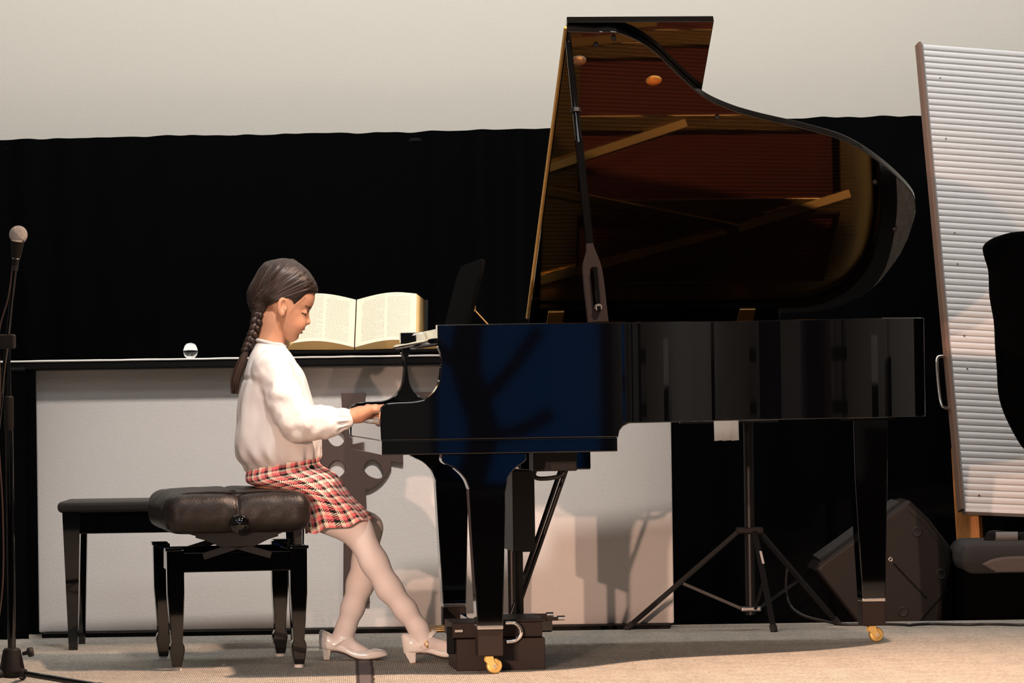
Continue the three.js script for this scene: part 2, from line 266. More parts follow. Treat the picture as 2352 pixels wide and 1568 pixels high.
{ // things standing by the right wall of the stage, seen only in the piano's bent side
  const r = thing('barred_rack', 'dark barred rack by the right stage wall', 'rack', [5.75, 0, 1.75]);
  for (let i = 0; i < 6; i++) part('bar', cyl(V(0, 0.05, -0.3 + i * 0.12), V(0, 1.7, -0.3 + i * 0.12), 0.012, 0.012, 10), M.satin, r);
  for (const y of [0.06, 0.72, 0.95, 1.7]) part('rail', rbox(-0.02, 0.02, y - 0.03, y + 0.03, -0.33, 0.33, 0.005), M.satin, r);
  const c = thing('padded_chair', 'black padded chair with pale back by the right stage wall', 'chair', [5.5, 0, -1.3], -Math.PI / 2);
  part('seat', rbox(-0.22, 0.22, 0.42, 0.49, -0.22, 0.22, 0.02), M.black, c); part('backrest', rbox(-0.21, 0.21, 0.82, 1.02, -0.23, -0.2, 0.01), M.white, c); part('lower_back', rbox(-0.21, 0.21, 0.6, 0.81, -0.23, -0.2, 0.01), M.black, c);
  for (const x of [-0.2, 0.2]) { part('leg', cyl(V(x, 0, 0.2), V(x, 0.42, 0.2), 0.012), M.satin, c); part('leg', cyl(V(x, 0, -0.24), V(x, 1.02, -0.22), 0.012), M.satin, c); }
  const s = thing('column_speaker', 'black column speaker by the right stage wall', 'speaker', [5.6, 0, -2.0], -Math.PI / 2);
  part('cabinet', rbox(-0.16, 0.16, 0.25, 0.93, -0.15, 0.15, 0.03), M.black, s); part('pole', cyl(V(0, 0.93, 0), V(0, 1.5, 0), 0.018), M.black, s); part('base', cyl(V(0, 0, 0), V(0, 0.25, 0), 0.2, 0.12), M.black, s);
}
// ---------- black stage curtain along the back ----------
{
  const t = thing('stage_curtain', 'long black stage curtain hung below the pale wall', 'curtain', [0, -0.16, -3.75]);
  const top = [[-5.8, 1.78], [-1.939, 1.797], [-1.292, 1.801], [-0.612, 1.801], [0.16, 1.81], [1.015, 1.832], [1.579, 1.836], [5.8, 1.86]];
  const rows = [], n = 900; for (let i = 0; i <= n; i++) {
    const x = -5.8 + 11.6 * i / n, f = Math.sin(x * 34 + 2.2 * Math.sin(x * 3.1)) * 0.022 * (0.55 + 0.45 * Math.sin(x * 2.3 + 1)) + 0.03 * noise(x * 2.2, 0, 0), b = noise(x * 14, 3, 1) * 0.006, Y = curveAt(top, x)[0] + 0.16 + b + 0.012 * Math.exp(-(((x - 0.985) / 0.03) ** 2));
    const r = []; for (let j = 0; j <= 8; j++) { const y = Y * (1 - j / 8); r.push(V(x, y, f * (1 + 0.5 * j / 8) + 0.004 * noise(x * 9, y * 4, 2))); } rows.push(r);
  }
  part('curtain_cloth', loft(rows, false), M.curtain, t);
  part('top_rail', tube([[-5.8, 1.91, -0.03], [-1, 1.93, -0.03], [0.2, 1.935, -0.03], [1, 1.955, -0.03], [5.8, 1.98, -0.03]], 0.012, 60, 8), M.black, t);
}
{ // short black drape under the left end of the tabletop
  const t = thing('table_drape', 'short black drape under the left end of the tabletop', 'drape', [-2.05, 0, -1.98]);
  const rows = []; for (let i = 0; i <= 60; i++) { const x = -0.45 + 0.86 * i / 60; rows.push([0, 0.3, 0.6, 0.905].map(y => V(x, 0.905 - y, 0.012 * Math.sin(x * 60) * (0.4 + y)))); }
  part('drape_cloth', loft(rows, false), M.drape, t); part('drape_rail', cyl(V(-0.45, 0.905, 0), V(0.41, 0.905, 0), 0.008), M.black, t);
}
// ---------- communion table ----------
{
  const t = thing('communion_table', 'pale grey communion table with a brown ringed cross', 'table', [-0.543, 0, -2.13]);
  const X = x => x + 0.543;
  const g = rbox(X(-1.623), X(0.537), 0.012, 0.905, -0.55, 0, 0.006); planeUV(g, 0, 1); part('body', g, M.altar, t);
  part('plinth', box(X(-1.6), X(0.52), 0, 0.014, -0.5, 0.11), M.black, t);
  const top = part('tabletop', rbox(X(-1.72), X(0.62), 0.905, 0.929, -0.62, 0.13, 0.004), M.black, t);
  { const rows = []; for (let i = 0; i <= 120; i++) { const x = X(-1.725) + 2.35 * i / 120, w = 0.0012 * noise(x * 12, 0, 0); rows.push([V(x, 0.931, -0.6), V(x, 0.935 + w, 0.1), V(x, 0.9365 + w, 0.13), V(x, 0.935 + w, 0.1365), V(x, 0.9305 + w, 0.1365), V(x, 0.9295, 0.128)]); } part('tablecloth', loft(rows, false), M.white, t); }
  // ringed cross: arms flare outwards, four leaf-shaped openings beside the crossing
  const c = [X(-0.541), 0.606], a = [], R = 0.134, leaf = (sx, sy) => { const p = []; for (let i = 0; i < 24; i++) { const q = i / 24 * Math.PI * 2, u = Math.cos(q) * 0.05, v = Math.sin(q) * 0.025 * (1 - 0.25 * Math.cos(q)); const m = Math.SQRT1_2; p.push([c[0] + sx * (0.066 + u * m * 0.72 - v * m * 1.05), c[1] + sy * (0.058 + u * m * 0.72 + v * m * 1.05)]); } return p; };
  const out = [[-0.041, 0.204], [0.041, 0.204], [0.037, 0.125]]; for (let i = 1; i < 8; i++) { const q = Math.PI / 2 - 0.236 - i / 8 * (Math.PI / 2 - 0.472); out.push([R * Math.cos(q), R * Math.sin(q)]); }
  out.push([0.125, 0.03], [0.165, 0.038], [0.165, -0.038], [0.125, -0.03]); for (let i = 1; i < 8; i++) { const q = -0.236 - i / 8 * (Math.PI / 2 - 0.472); out.push([R * Math.cos(q), R * Math.sin(q)]); }
  out.push([0.037, -0.125], [0.045, -0.508], [-0.045, -0.508], [-0.037, -0.125]); for (let i = 1; i < 8; i++) { const q = -Math.PI / 2 - 0.236 - i / 8 * (Math.PI / 2 - 0.472); out.push([R * Math.cos(q), R * Math.sin(q)]); }
  out.push([-0.125, -0.03], [-0.165, -0.038], [-0.165, 0.038], [-0.125, 0.03]); for (let i = 1; i < 8; i++) { const q = Math.PI - 0.236 - i / 8 * (Math.PI / 2 - 0.472); out.push([R * Math.cos(q), R * Math.sin(q)]); } out.push([-0.037, 0.125]);
  const shp = shapeOf(out.map(p => [c[0] + p[0], c[1] + p[1]]).reverse());
  const m = part('cross', extrude(shp, 0, 0.022, 0.002, 1, [leaf(1, 1), leaf(-1, 1), leaf(1, -1), leaf(-1, -1)]), M.cross, t); m.userData.label = 'brown wooden ringed cross on the table front';
}
// ---------- open book on its sloping stand ----------
{
  const t = thing('open_book', 'large open book with gilt edges and printed pages', 'book', [-0.531, 0.937, -2.16]);
  const tilt = 0.62, wrap = new THREE.Group();
  const cv = (w, h, fn) => { const c = document.createElement('canvas'); c.width = w; c.height = h; fn(c.getContext('2d')); const x = new THREE.CanvasTexture(c); x.colorSpace = THREE.SRGBColorSpace; return x; };
  const print = s0 => cv(512, 640, k => { k.fillStyle = '#d8d0b8'; k.fillRect(0, 0, 512, 640); let s = s0; const r = () => (s = (s * 16807) % 2147483647) / 2147483647; k.fillStyle = '#a5a193';
    for (const cx of [50, 268]) for (let y = 54; y < 600; y += 10.5) { let x = cx + (r() < 0.12 ? 14 : 0); const end = cx + 194 - (r() < 0.15 ? r() * 110 : 0); while (x < end) { const w = 5 + r() * 20; k.fillRect(x, y, Math.min(w, end - x), 4.6); x += w + 5; } } k.fillRect(150, 30, 90, 6); k.fillRect(300, 30, 60, 6); });
  // a half of the book: curve across the page, swept up the slope
  const H = 0.285, dirUp = [0, Math.sin(tilt), -Math.cos(tilt)], nrm = [0, Math.cos(tilt), Math.sin(tilt)];
  const pt = (x, up, out) => V(x, dirUp[1] * up + nrm[1] * out + 0.016, dirUp[2] * up + nrm[2] * out + 0.16);
  for (const s of [-1, 1]) {
    const top = [], n = 16; for (let i = 0; i <= n; i++) { const u = i / n, x = s * (0.002 + 0.205 * u), o = 0.012 + 0.034 * Math.sin(Math.PI * Math.min(1, u * 1.25 + 0.02) * 0.5) - 0.012 * u * u * u; top.push([x, o]); }
    const blk = part('page_block', (() => { const rows = [0, 0.5, 1].map(v => { const r = []; r.push(pt(s * 0.002, v * H, 0.004)); for (const [x, o] of top) r.push(pt(x, v * H, o)); r.push(pt(s * 0.235, v * H, 0.008)); r.push(pt(s * 0.002, v * H, 0.004)); return r; }); const g = loft(rows, false); // end caps: the gilt edges
      const caps = [rows[0], rows[2]].map(r => { const P = [], I = []; r.forEach(p => P.push(p.x, p.y, p.z)); for (let i = 1; i < r.length - 2; i++) I.push(0, i, i + 1); const c = new THREE.BufferGeometry(); c.setAttribute('position', new THREE.Float32BufferAttribute(P, 3)); c.setAttribute('uv', new THREE.Float32BufferAttribute(new Float32Array(r.length * 2), 2)); c.setIndex(I); c.computeVertexNormals(); return c; }); return merge([g, ...caps]); })(), M.gilt, t);
    const pr = [0, 1].map(v => top.map(([x, o]) => pt(x, v * H, o + 0.0012))), g = loft(pr, false), uv = g.attributes.uv; for (let j = 0; j < 2; j++) for (let i = 0; i <= n; i++) uv.setXY(j * (n + 1) + i, s > 0 ? i / n : 1 - i / n, j);
    const pg = part('printed_page', g, std([1, 1, 1], 0.8, { map: print(s > 0 ? 991 : 4177) }), t); pg.userData.label = 'cream page printed in two columns of small text';
  }
  { const p = pt(0, H / 2, -0.001), g = new THREE.BoxGeometry(0.49, 0.006, H + 0.02); g.rotateX(tilt); g.translate(p.x, p.y, p.z); part('cover', g, M.black, t); }
  part('stand_wedge', extrude([[-0.17, 0], [-0.17, 0.006], [0.08, 0.175], [0.08, 0]].map(([a, b]) => [-a, b]).reverse(), -0.18, 0.18, 0.001).rotateY(-Math.PI / 2).translate(0, 0, -0.03), M.black, t);
}
{
  const t = thing('glass_globe', 'small clear glass globe on the white tablecloth', 'globe', [-1.092, 0.937, -2.1]);
  part('globe', lathe([[0, 0], [0.013, 0], [0.021, 0.008], [0.0255, 0.024], [0.021, 0.042], [0.012, 0.05], [0, 0.0525]], 32), M.glass, t);
}
// ---------- grand piano ----------
{
  const t = thing('grand_piano', 'glossy black grand piano with its lid propped open', 'piano', [-0.3756, 0, 0.133], 0.103);
  const rise = g => { const p = g.attributes.position; for (let i = 0; i < p.count; i++) if (p.getY(i) > 0.85) p.setY(i, p.getY(i) + 0.017 * clamp((p.getX(i) - 0.7) / 1.1, 0, 1)); return g; };
  // plan of the case: x along the strings, z to the viewer's side
  const bent = [[0.66, 0], [0.72, 0], [0.78, -0.03], [0.842, -0.085], [0.932, -0.2], [1.022, -0.303], [1.11, -0.362], [1.194, -0.4], [1.348, -0.455], [1.477, -0.515], [1.569, -0.59], [1.666, -0.695], [1.728, -0.783], [1.745, -0.84], [1.755, -0.95], [1.764, -1.05], [1.758, -1.16], [1.73, -1.28], [1.65, -1.38], [1.53, -1.44], [1.4, -1.45]];
  const outer = smoothPts(bent, 150);
  const inset = (pts, d) => pts.map((p, i) => { const a = pts[Math.max(0, i - 1)], b = pts[Math.min(pts.length - 1, i + 1)], l = Math.hypot(b[0] - a[0], b[1] - a[1]); return [p[0] + (b[1] - a[1]) / l * d, p[1] - (b[0] - a[0]) / l * d]; });
  // the outline runs with its inside on the side of smaller z
  const inn = inset(outer, 0.055);
  part('rim', rise(slab([...outer, [0.66, -1.45], [0.66, -1.395], [1.4, -1.395], ...inn.slice(0, -1).reverse()], 0.712, 1.0, 0.0025)), M.lacquer, t);
  // the two arms
  const armTop = smoothPts([[0, 0.673], [-0.001, 0.745], [0.003, 0.765], [0.016, 0.777], [0.04, 0.781], [0.077, 0.782], [0.104, 0.784], [0.125, 0.789], [0.144, 0.801], [0.159, 0.818], [0.168, 0.838], [0.172, 0.862], [0.175, 0.893], [0.174, 0.916], [0.167, 0.935]], 70);
  const arm = [...armTop, [0.165, 0.96], [0.165, 1.0], [0.682, 1.001], [0.72, 1.001], [0.72, 0.713], [0.708, 0.711], [0.692, 0.703], [0.682, 0.69], [0.678, 0.673]];
  part('arm', extrude([...arm].reverse(), -0.058, 0.0015, 0.003), M.lacquer, t);
  part('arm', extrude([...arm].reverse(), -1.45, -1.392, 0.003), M.lacquer, t);
  part('keybed', rbox(0.002, 0.676, 0.632, 0.673, -1.448, -0.002, 0.003), M.lacquer, t);
  part('keyslip', rbox(0.002, 0.018, 0.6735, 0.722, -1.39, -0.059, 0.003), M.lacquer, t);
  for (const z of [-1.391, -0.113]) part('key_block', rbox(0.012, 0.172, 0.6735, 0.756, z, z + 0.054, 0.005), M.lacquer, t);
  { // 52 naturals and 36 sharps
    const z0 = -1.336, w = 1.222 / 52, gw = rbox(0.021, 0.172, 0.7, 0.737, 0.0006, w - 0.0006, 0.0015, 1), gb = rbox(0.07, 0.172, 0.71, 0.748, -0.0048, 0.0048, 0.002, 1);
    for (let i = 0; i < 52; i++) { part('white_key', gw, M.ivory, t).position.z = z0 + i * w; if (i && [0, 1, 3, 4, 6].includes((i + 4) % 7)) part('black_key', gb, M.lacquer, t).position.z = z0 + i * w; }
  }
  part('fallboard', rbox(0.18, 0.2, 0.72, 0.95, -1.39, -0.06, 0.003), M.lacquer, t);
  part('fallboard_lip', extrude(smoothPts([[0.142, 0.951], [0.141, 0.956], [0.148, 0.961], [0.185, 0.964]], 12).concat([[0.187, 0.949], [0.15, 0.947]]).reverse(), -1.388, -0.062, 0.0008), M.lacquer, t);
  part('name_board', rbox(0.19, 0.21, 0.962, 0.99, -1.39, -0.06, 0.002), M.lacquer, t);
  part('music_shelf', rbox(0.2, 0.5, 0.982, 0.996, -1.385, -0.065, 0.003), M.lacquer, t);
  { // folding music desk: its outer ends are cut in a curve
    const n = [], z0 = -1.12, z1 = -0.33; for (let i = 0; i <= 10; i++) { const q = i / 10 * Math.PI / 2; n.push([z1 - 0.09 + 0.09 * Math.sin(q) * 1, 0.205 - 0.06 * (1 - Math.cos(q))]); }
    const pts = [[z0, 0], [z1, 0], ...n.reverse(), ...n.slice().reverse().map(([z, y]) => [z0 + z1 - z, y])];
    const g = extrude(shapeOf(pts), 0, 0.012, 0.0025); g.rotateY(-Math.PI / 2); // x<-z ; outline z stays
    const q = g.attributes.position; g.rotateZ(-0.268); g.translate(0.289, 1.0, 0); const d = part('music_desk', g, M.deskBlack, t);
    part('desk_hinge', rbox(0.296, 0.308, 1.043, 1.06, -0.36, -0.34, 0.002), M.brass, d);
    part('desk_strut', cyl(V(0.303, 1.05, -0.35), V(0.35, 0.998, -0.35), 0.0025), M.brass, d);
  }
  // inside: soundboard, iron plate with struts, strings, dampers, pin block
  const inner = [...inn.map(p => [p[0], p[1]]), [0.66, -1.39], [0.5, -1.39], [0.5, -0.06]];
  part('soundboard', slab(inset(inner.slice(0, -3), -0.002).concat([[0.66, -1.39], [0.5, -1.39], [0.5, -0.06]]), 0.85, 0.86), M.soundboard, t);
  {
    const pl = inset(outer, 0.06).map(p => [p[0], p[1]]), hole = (a, b) => { const q = []; for (const z of [a, b]) { let xm = 0.7; for (const p of pl) if (Math.abs(p[1] - z) < 0.05 && p[0] > xm) xm = p[0]; q.push([z, xm]); } return [[0.74, a], [q[0][1] - 0.11, a], [q[1][1] - 0.11, b], [0.74, b]]; };
    part('iron_plate', slab([...pl, [0.66, -1.388], [0.28, -1.388], [0.28, -0.062], [0.66, -0.062]], 0.925, 0.937, 0.002, [hole(-1.33, -1.1), hole(-1.05, -0.82), hole(-0.77, -0.58), hole(-0.53, -0.36)]), M.plate, t);
    for (const [x0, z0, x1, z1] of [[0.45, -1.0, 1.08, -0.79], [0.45, -0.97, 1.26, -1.144], [1.26, -1.144, 1.62, -1.03], [0.45, -1.36, 1.22, -1.15], [0.45, -0.55, 0.98, -0.5], [0.45, -0.3, 0.84, -0.34]]) part('plate_strut', bar(V(x0, 0.952, z0), V(x1, 0.952, z1), 0.01, 0.026), M.plate, t);
    const S = []; for (let i = 0; i < 90; i++) { const z = -1.34 + i * 0.0138; let xm = 0.85; for (const p of pl) if (Math.abs(p[1] - z) < 0.04 && p[0] > xm) xm = p[0]; S.push(bar(V(0.42, 0.944, z), V(xm - 0.05, 0.944, z * 0.9 - 0.12), 0.0016, 0.0016)); }
    const st = part('strings', merge(S), M.steel, t); st.userData.kind = 'stuff';
    part('damper_felt', box(0.56, 0.6, 0.946, 0.97, -1.33, -0.3), M.felt, t);
    part('damper_rail', rbox(0.585, 0.62, 0.965, 0.985, -1.36, -0.2, 0.004), M.lacquer, t);
  }
  // lid on the far side's hinge line, with the front flap folded back on top
  const lid = new THREE.Group(); lid.name = 'lid'; lid.position.set(0, 1.012, -1.452); lid.rotation.x = -35.3 * Math.PI / 180; t.add(lid);
  const L2a = inset(outer, -0.004), L2b = inset(outer, 0.056), L2 = outer.map((p, i) => { const k = sstep(0.6, 0.12, p[1] + 1.452); return [lerp(L2a[i][0], L2b[i][0], k), lerp(L2a[i][1], L2b[i][1], k) + 1.452]; }).filter(p => p[0] > 0.66);
  part('lid_panel', slab([[0.58, 0], [0.58, 1.462], ...L2.filter(p => p[1] > 0.005), [1.4, -0.01]].reverse(), 0, 0.024, 0.003), M.lacquer, lid);
  part('lid_flap', rbox(0.581, 1.015, 0.026, 0.048, 0.0, 1.472, 0.003), M.lacquer, lid);
  part('lid_flap_hinge', cyl(V(0.578, 0.025, 0.02), V(0.578, 0.025, 1.45), 0.005), M.brassMatt, lid);
  for (const x of [0.664, 1.283]) part('lid_hinge', rbox(x - 0.026, x + 0.026, -0.004, 0.0, -0.01, 0.088, 0.0015), M.brass, lid);
  const cup = lathe([[0, -0.004], [0.008, -0.005], [0.012, -0.003], [0.021, -0.003], [0.024, 0]], 24);
  part('prop_socket', cup.clone().translate(0.859, -0.001, 1.236), M.brass, lid);
  part('prop_socket', cup.clone().translate(0.625, -0.001, 1.33), M.steel, lid);
  for (const [x, s] of [[0.67, 1.4], [0.72, 1.43], [1.07, 1.06], [1.6, 0.74], [1.7, 0.5]]) part('lid_bumper', lathe([[0, -0.007], [0.006, -0.007], [0.008, 0]], 16).translate(x, 0, s), M.rubber, lid);
  { // lid prop: wide slotted foot on the rim, slim stick up to the lid
    const a = V(0.63, 1.0, -0.04), b = V(0.588, 1.835, -0.305), d = b.clone().sub(a), at = s => a.clone().addScaledVector(d, s);
    const p = thing0('lid_prop', t);
    const w = 0.03, foot = smoothPts([[-w, 0], [-w, 0.15], [-w + 0.003, 0.18], [-0.013, 0.22], [-0.012, 0.24]], 20).concat(smoothPts([[0.009, 0.24], [0.012, 0.225], [w - 0.006, 0.18], [w - 0.002, 0.15], [w, 0]], 20)).reverse();
    const g = extrude(shapeOf(foot), -0.009, 0.009, 0.002, 2, [[[-0.008, 0.035], [-0.008, 0.16], [0, 0.168], [0.008, 0.16], [0.008, 0.035]]]);
    const q = new THREE.Quaternion().setFromUnitVectors(V(0, 1, 0), d.clone().normalize()); g.applyQuaternion(q); g.translate(a.x, a.y, a.z);
    part('prop_foot', g, M.propBlack, p);
    part('prop_stick', bar(at(0.26), at(0.64), 0.021, 0.016), M.lacquer, p); part('prop_stick', cyl(at(0.63), at(1), 0.0105, 0.009), M.lacquer, p);
    part('prop_collar', cyl(at(0.738), at(0.752), 0.016), M.satin, p);
    part('short_prop', bar(V(0.632, 1.035, -0.03), V(0.628, 1.16, -0.07), 0.011, 0.008), M.lacquer, p);
    part('prop_pivot', cyl(V(0.632, 1.045, -0.03), V(0.632, 1.045, -0.06), 0.01), M.steel, p);
  }
  // legs with their corner brackets, sabots and casters
  function leg(x, z, flare, lean, ang = 0) {
    const g = new THREE.Group(); g.name = 'leg'; g.position.set(x, 0, z); g.rotation.y = ang; t.add(g);
    const prof = [[-0.036, 0.14], [-0.054, 0.52]]; if (flare) prof.push(...smoothPts([[-0.054, 0.53], [-0.066, 0.56], [-0.095, 0.59], [-0.13, 0.61], [-0.13, 0.632]], 14)); else prof.push([-0.056, 0.712]);
    if (flare) prof.push(...smoothPts([[0.11, 0.632], [0.11, 0.61], [0.08, 0.588], [0.058, 0.56], [0.052, 0.53]], 14)); else prof.push([0.056, 0.712]); prof.push([0.05, 0.52], [0.038, 0.14]);
    part('leg_post', extrude([...prof].reverse(), -0.045, 0.045, 0.003), M.lacquer, g);
    part('sabot_cap', rbox(-0.037, 0.039, 0.128, 0.142, -0.04, 0.042, 0.004), M.chrome, g);
    part('sabot', rbox(-0.036, 0.038, 0.052, 0.129, -0.038, 0.038, 0.004), M.darkBrown, g);
    const c = part('caster_fork', extrude([[-0.012, 0.054], [0.01, 0.054], [0.014, 0.036], [0.026, 0.02], [0.014, 0.012], [0.0, 0.022], [-0.012, 0.036]].reverse(), 0.016, 0.021, 0.001), M.brassMatt, g);
    part('caster_fork', extrude([[-0.012, 0.054], [0.01, 0.054], [0.014, 0.036], [0.026, 0.02], [0.014, 0.012], [0.0, 0.022], [-0.012, 0.036]].reverse(), -0.021, -0.016, 0.001), M.brassMatt, g);
    const w = lathe([[0, -0.013], [0.019, -0.013], [0.0225, -0.009], [0.0225, 0.009], [0.019, 0.013], [0, 0.013]], 28); w.rotateX(Math.PI / 2); w.translate(0.014, 0.0228, 0); part('caster_wheel', w, M.brassMatt, g);
    part('caster_axle', cyl(V(0.014, 0.0228, -0.023), V(0.014, 0.0228, 0.024), 0.0048), M.chrome, g); return g;
  }
  leg(0.308, -0.1, true); leg(0.315, -1.33, true); leg(1.626, -1.15, false);
  part('leg_plate', box(1.55, 1.7, 0.7, 0.715, -1.23, -1.07), M.black, t);
  part('underframe', merge([bar(V(0.7, 0.76, -0.1), V(1.62, 0.76, -1.2), 0.06, 0.07), bar(V(0.7, 0.76, -0.72), V(1.68, 0.76, -1.0), 0.06, 0.07), bar(V(0.7, 0.76, -1.36), V(1.6, 0.76, -1.3), 0.06, 0.07)]), M.black, t);
  { // pedal lyre with its rods, and the trap lever below the keybed
    const l = thing0('pedal_lyre', t), z = -0.72;
    part('lyre_block', rbox(0.45, 0.662, 0.572, 0.632, z - 0.2, z + 0.2, 0.004), M.lacquer, l);
    part('lyre_head', rbox(0.43, 0.497, 0.328, 0.572, z - 0.16, z + 0.16, 0.004), M.satin, l);
    for (const s of [-0.1, 0.1]) part('lyre_column', cyl(V(0.452, 0.33, z + s), V(0.452, 0.12, z + s), 0.013), M.satin, l);
    for (const s of [-0.06, 0.08]) part('lyre_rod', cyl(V(0.604, 0.575, z + s), V(0.442, 0.13, z + s * 0.8), 0.007), M.satin, l);
    part('pedal_box', rbox(0.3, 0.54, 0.09, 0.128, z - 0.2, z + 0.2, 0.005), M.lacquer, l);
    for (const s of [-0.09, 0, 0.09]) part('pedal', rbox(0.17, 0.31, 0.092, 0.1, z + s - 0.014, z + s + 0.014, 0.003), M.brass, l);
    part('trap_handle', tube([[0.482, 0.575, -0.4], [0.478, 0.56, -0.4], [0.488, 0.551, -0.4], [0.555, 0.556, -0.4], [0.568, 0.566, -0.4], [0.566, 0.578, -0.4]], 0.0065, 40, 8), M.satin, l);
    part('trap_block', rbox(0.47, 0.6, 0.572, 0.632, -0.46, -0.34, 0.004), M.satin, l);
  }
}
function thing0(name, parent) { const g = new THREE.Group(); g.name = name; parent.add(g); return g; }
// ---------- pedal platform behind the near leg ----------
{
  const t = thing('pedal_platform', 'dark brown pedal platform box behind the near piano leg', 'pedal box', [-0.05, 0, -0.13], 0.103);
  part('lower_box', rbox(-0.125, 0.134, 0.0, 0.092, -0.27, 0, 0.003), M.darkBrown, t);
  part('upper_box', rbox(-0.135, 0.128, 0.094, 0.137, -0.28, -0.015, 0.003), M.darkBrown, t);
  part('top_board', rbox(-0.02, 0.14, 0.137, 0.146, -0.3, -0.02, 0.002), M.plastic, t);
  part('side_lever', rbox(-0.147, -0.127, 0.047, 0.125, -0.075, -0.03, 0.003), M.black, t);
  part('corner_plate', rbox(-0.129, -0.105, 0.112, 0.12, -0.03, 0.001, 0.001), M.chrome, t);
  for (const [z, x] of [[-0.05, 0.19], [-0.24, 0.178]]) { const a = part('lever', rbox(0.13, x - 0.012, 0.138, 0.148, z - 0.012, z + 0.012, 0.002), M.darkBrown, t); part('lever_tip', cyl(V(x - 0.014, 0.145, z), V(x + 0.008, 0.145, z), 0.007), M.chrome, a); }
  part('shackle', tube([[0.018, 0.138, 0.012], [0.045, 0.136, 0.012], [0.06, 0.118, 0.012], [0.06, 0.1, 0.012], [0.046, 0.086, 0.012], [0.02, 0.082, 0.012]], 0.0075, 40, 10), M.chrome, t);
}
// ---------- adjustable piano bench the girl sits on ----------
{
  const t = thing('piano_bench', 'adjustable piano bench with a tufted black leather cushion', 'bench', [-0.867, 0, -0.613], 0.165);
  const lx = 0.181, lz = 0.258;
  // cushion: rounded pad, a seam across the middle and pulled-in tufts
  const hx = 0.219, hz = 0.335, y0 = 0.402, y1 = 0.522;
  const f = (x, y, z) => {
    const bulge = 0.012 * Math.cos(clamp(x / hx, -1, 1) * Math.PI / 2) * Math.cos(clamp(z / hz, -1, 1) * Math.PI / 2);
    let tuft = 0; for (const tz of [-0.2, 0, 0.2]) for (const tx of [-0.001]) tuft += Math.exp(-((x - tx) ** 2 + (z - tz) ** 2) / 0.0012) * 0.013;
    const edge = 0.01 * Math.exp(-(((Math.abs(z) - 0.295) / 0.03) ** 2)) * 0 , seam = 0.0045 * Math.exp(-((x / 0.006) ** 2)) + 0.007 * Math.exp(-((x / 0.035) ** 2)) * sstep(0.1, 0.33, Math.abs(z)) * sstep(0.45, 0.5, y);
    const qx = Math.abs(x) - (hx - 0.048), qz = Math.abs(z) - (hz - 0.048), ym = (y0 + y1) / 2, qy = Math.abs(y - ym - (y > ym ? bulge : 0)) - ((y1 - y0) / 2 - 0.048);
    const o = Math.hypot(Math.max(qx, 0), Math.max(qy, 0), Math.max(qz, 0)) + Math.min(Math.max(qx, qy, qz), 0) - 0.048;
    return o + (y > ym - 0.03 ? tuft : 0) + seam + 0.0016 * noise(x * 30, y * 30, z * 18) + edge;
  };
  const cu = part('cushion', net(f, [-0.24, 0.385, -0.36], [0.24, 0.56, 0.36], 0.005), M.leather, t);
  for (const z of [-0.2, 0, 0.2]) part('tuft_button', lathe([[0, 0.005], [0.006, 0.004], [0.009, 0], [0, -0.004]], 16).translate(0, 0.523, z), M.leather, cu);
  for (const s of [-1, 1]) part('piping', tube([[-0.205, 0.418, s * 0.31], [-0.212, 0.46, s * 0.306], [-0.195, 0.508, s * 0.3], [-0.1, 0.523, s * 0.298], [0, 0.521, s * 0.298], [0.1, 0.523, s * 0.298], [0.195, 0.508, s * 0.3], [0.212, 0.46, s * 0.306], [0.205, 0.418, s * 0.31]], 0.0035, 60, 8), M.leather, cu);
  for (const s of [-1, 1]) { const k = part('height_knob', (() => { const g = lathe([[0, 0.028], [0.014, 0.026], [0.027, 0.016], [0.03, 0.004], [0.027, -0.008], [0.012, -0.014], [0.01, -0.03], [0, -0.03]], 32); g.rotateX(s * Math.PI / 2); g.translate(0.0, 0.43, s * (hz + 0.012)); return g; })(), M.lacquer, t); }
  for (const s of [-1, 1]) for (const c of [-1, 1]) { part('scissor_arm', bar(V(c * 0.12, 0.4, s * 0.28), V(-c * 0.1, 0.335, s * 0.28), 0.02, 0.006), M.satin, t); }
  part('scissor_spindle', cyl(V(0, 0.395, -0.28), V(0, 0.395, 0.28), 0.009), M.satin, t);
  part('mechanism_plate', extrude([[-0.14, 0.404], [0.14, 0.404], [0.05, 0.362], [-0.05, 0.362]].reverse(), 0.282, 0.29, 0.001), M.satin, t);
  for (const s of [-1, 1]) part('end_rail', rbox(-lx, lx, 0.288, 0.346, s * lz - 0.011, s * lz + 0.011, 0.002), M.lacquer, t);
  for (const s of [-1, 1]) part('side_rail', rbox(s * lx - 0.011, s * lx + 0.011, 0.288, 0.346, -lz, lz, 0.002), M.lacquer, t);
  for (const sx of [-1, 1]) for (const sz of [-1, 1]) {
    const g = new THREE.Group(); g.name = 'leg'; g.position.set(sx * lx, 0, sz * lz); g.scale.x = -sx; t.add(g);
    const pr = [[-0.027, 0.356], [0.024, 0.356], [0.024, 0.22], [0.02, 0.14], [0.017, 0.082], [0.022, 0.072], [0.023, 0.06], [0.014, 0.01], [-0.014, 0.01], [-0.022, 0.06], [-0.02, 0.072], [-0.016, 0.082], [-0.02, 0.14], [-0.026, 0.22]];
    part('leg_post', extrude(pr.reverse(), -0.022, 0.022, 0.0025), M.lacquer, g);
    part('leg_head', rbox(-0.031, 0.018, 0.352, 0.362, -0.026, 0.026, 0.002), M.lacquer, g);
    part('foot_pad', cyl(V(0, 0, 0), V(0, 0.0115, 0), 0.014, 0.013), M.white, g);
  }
}
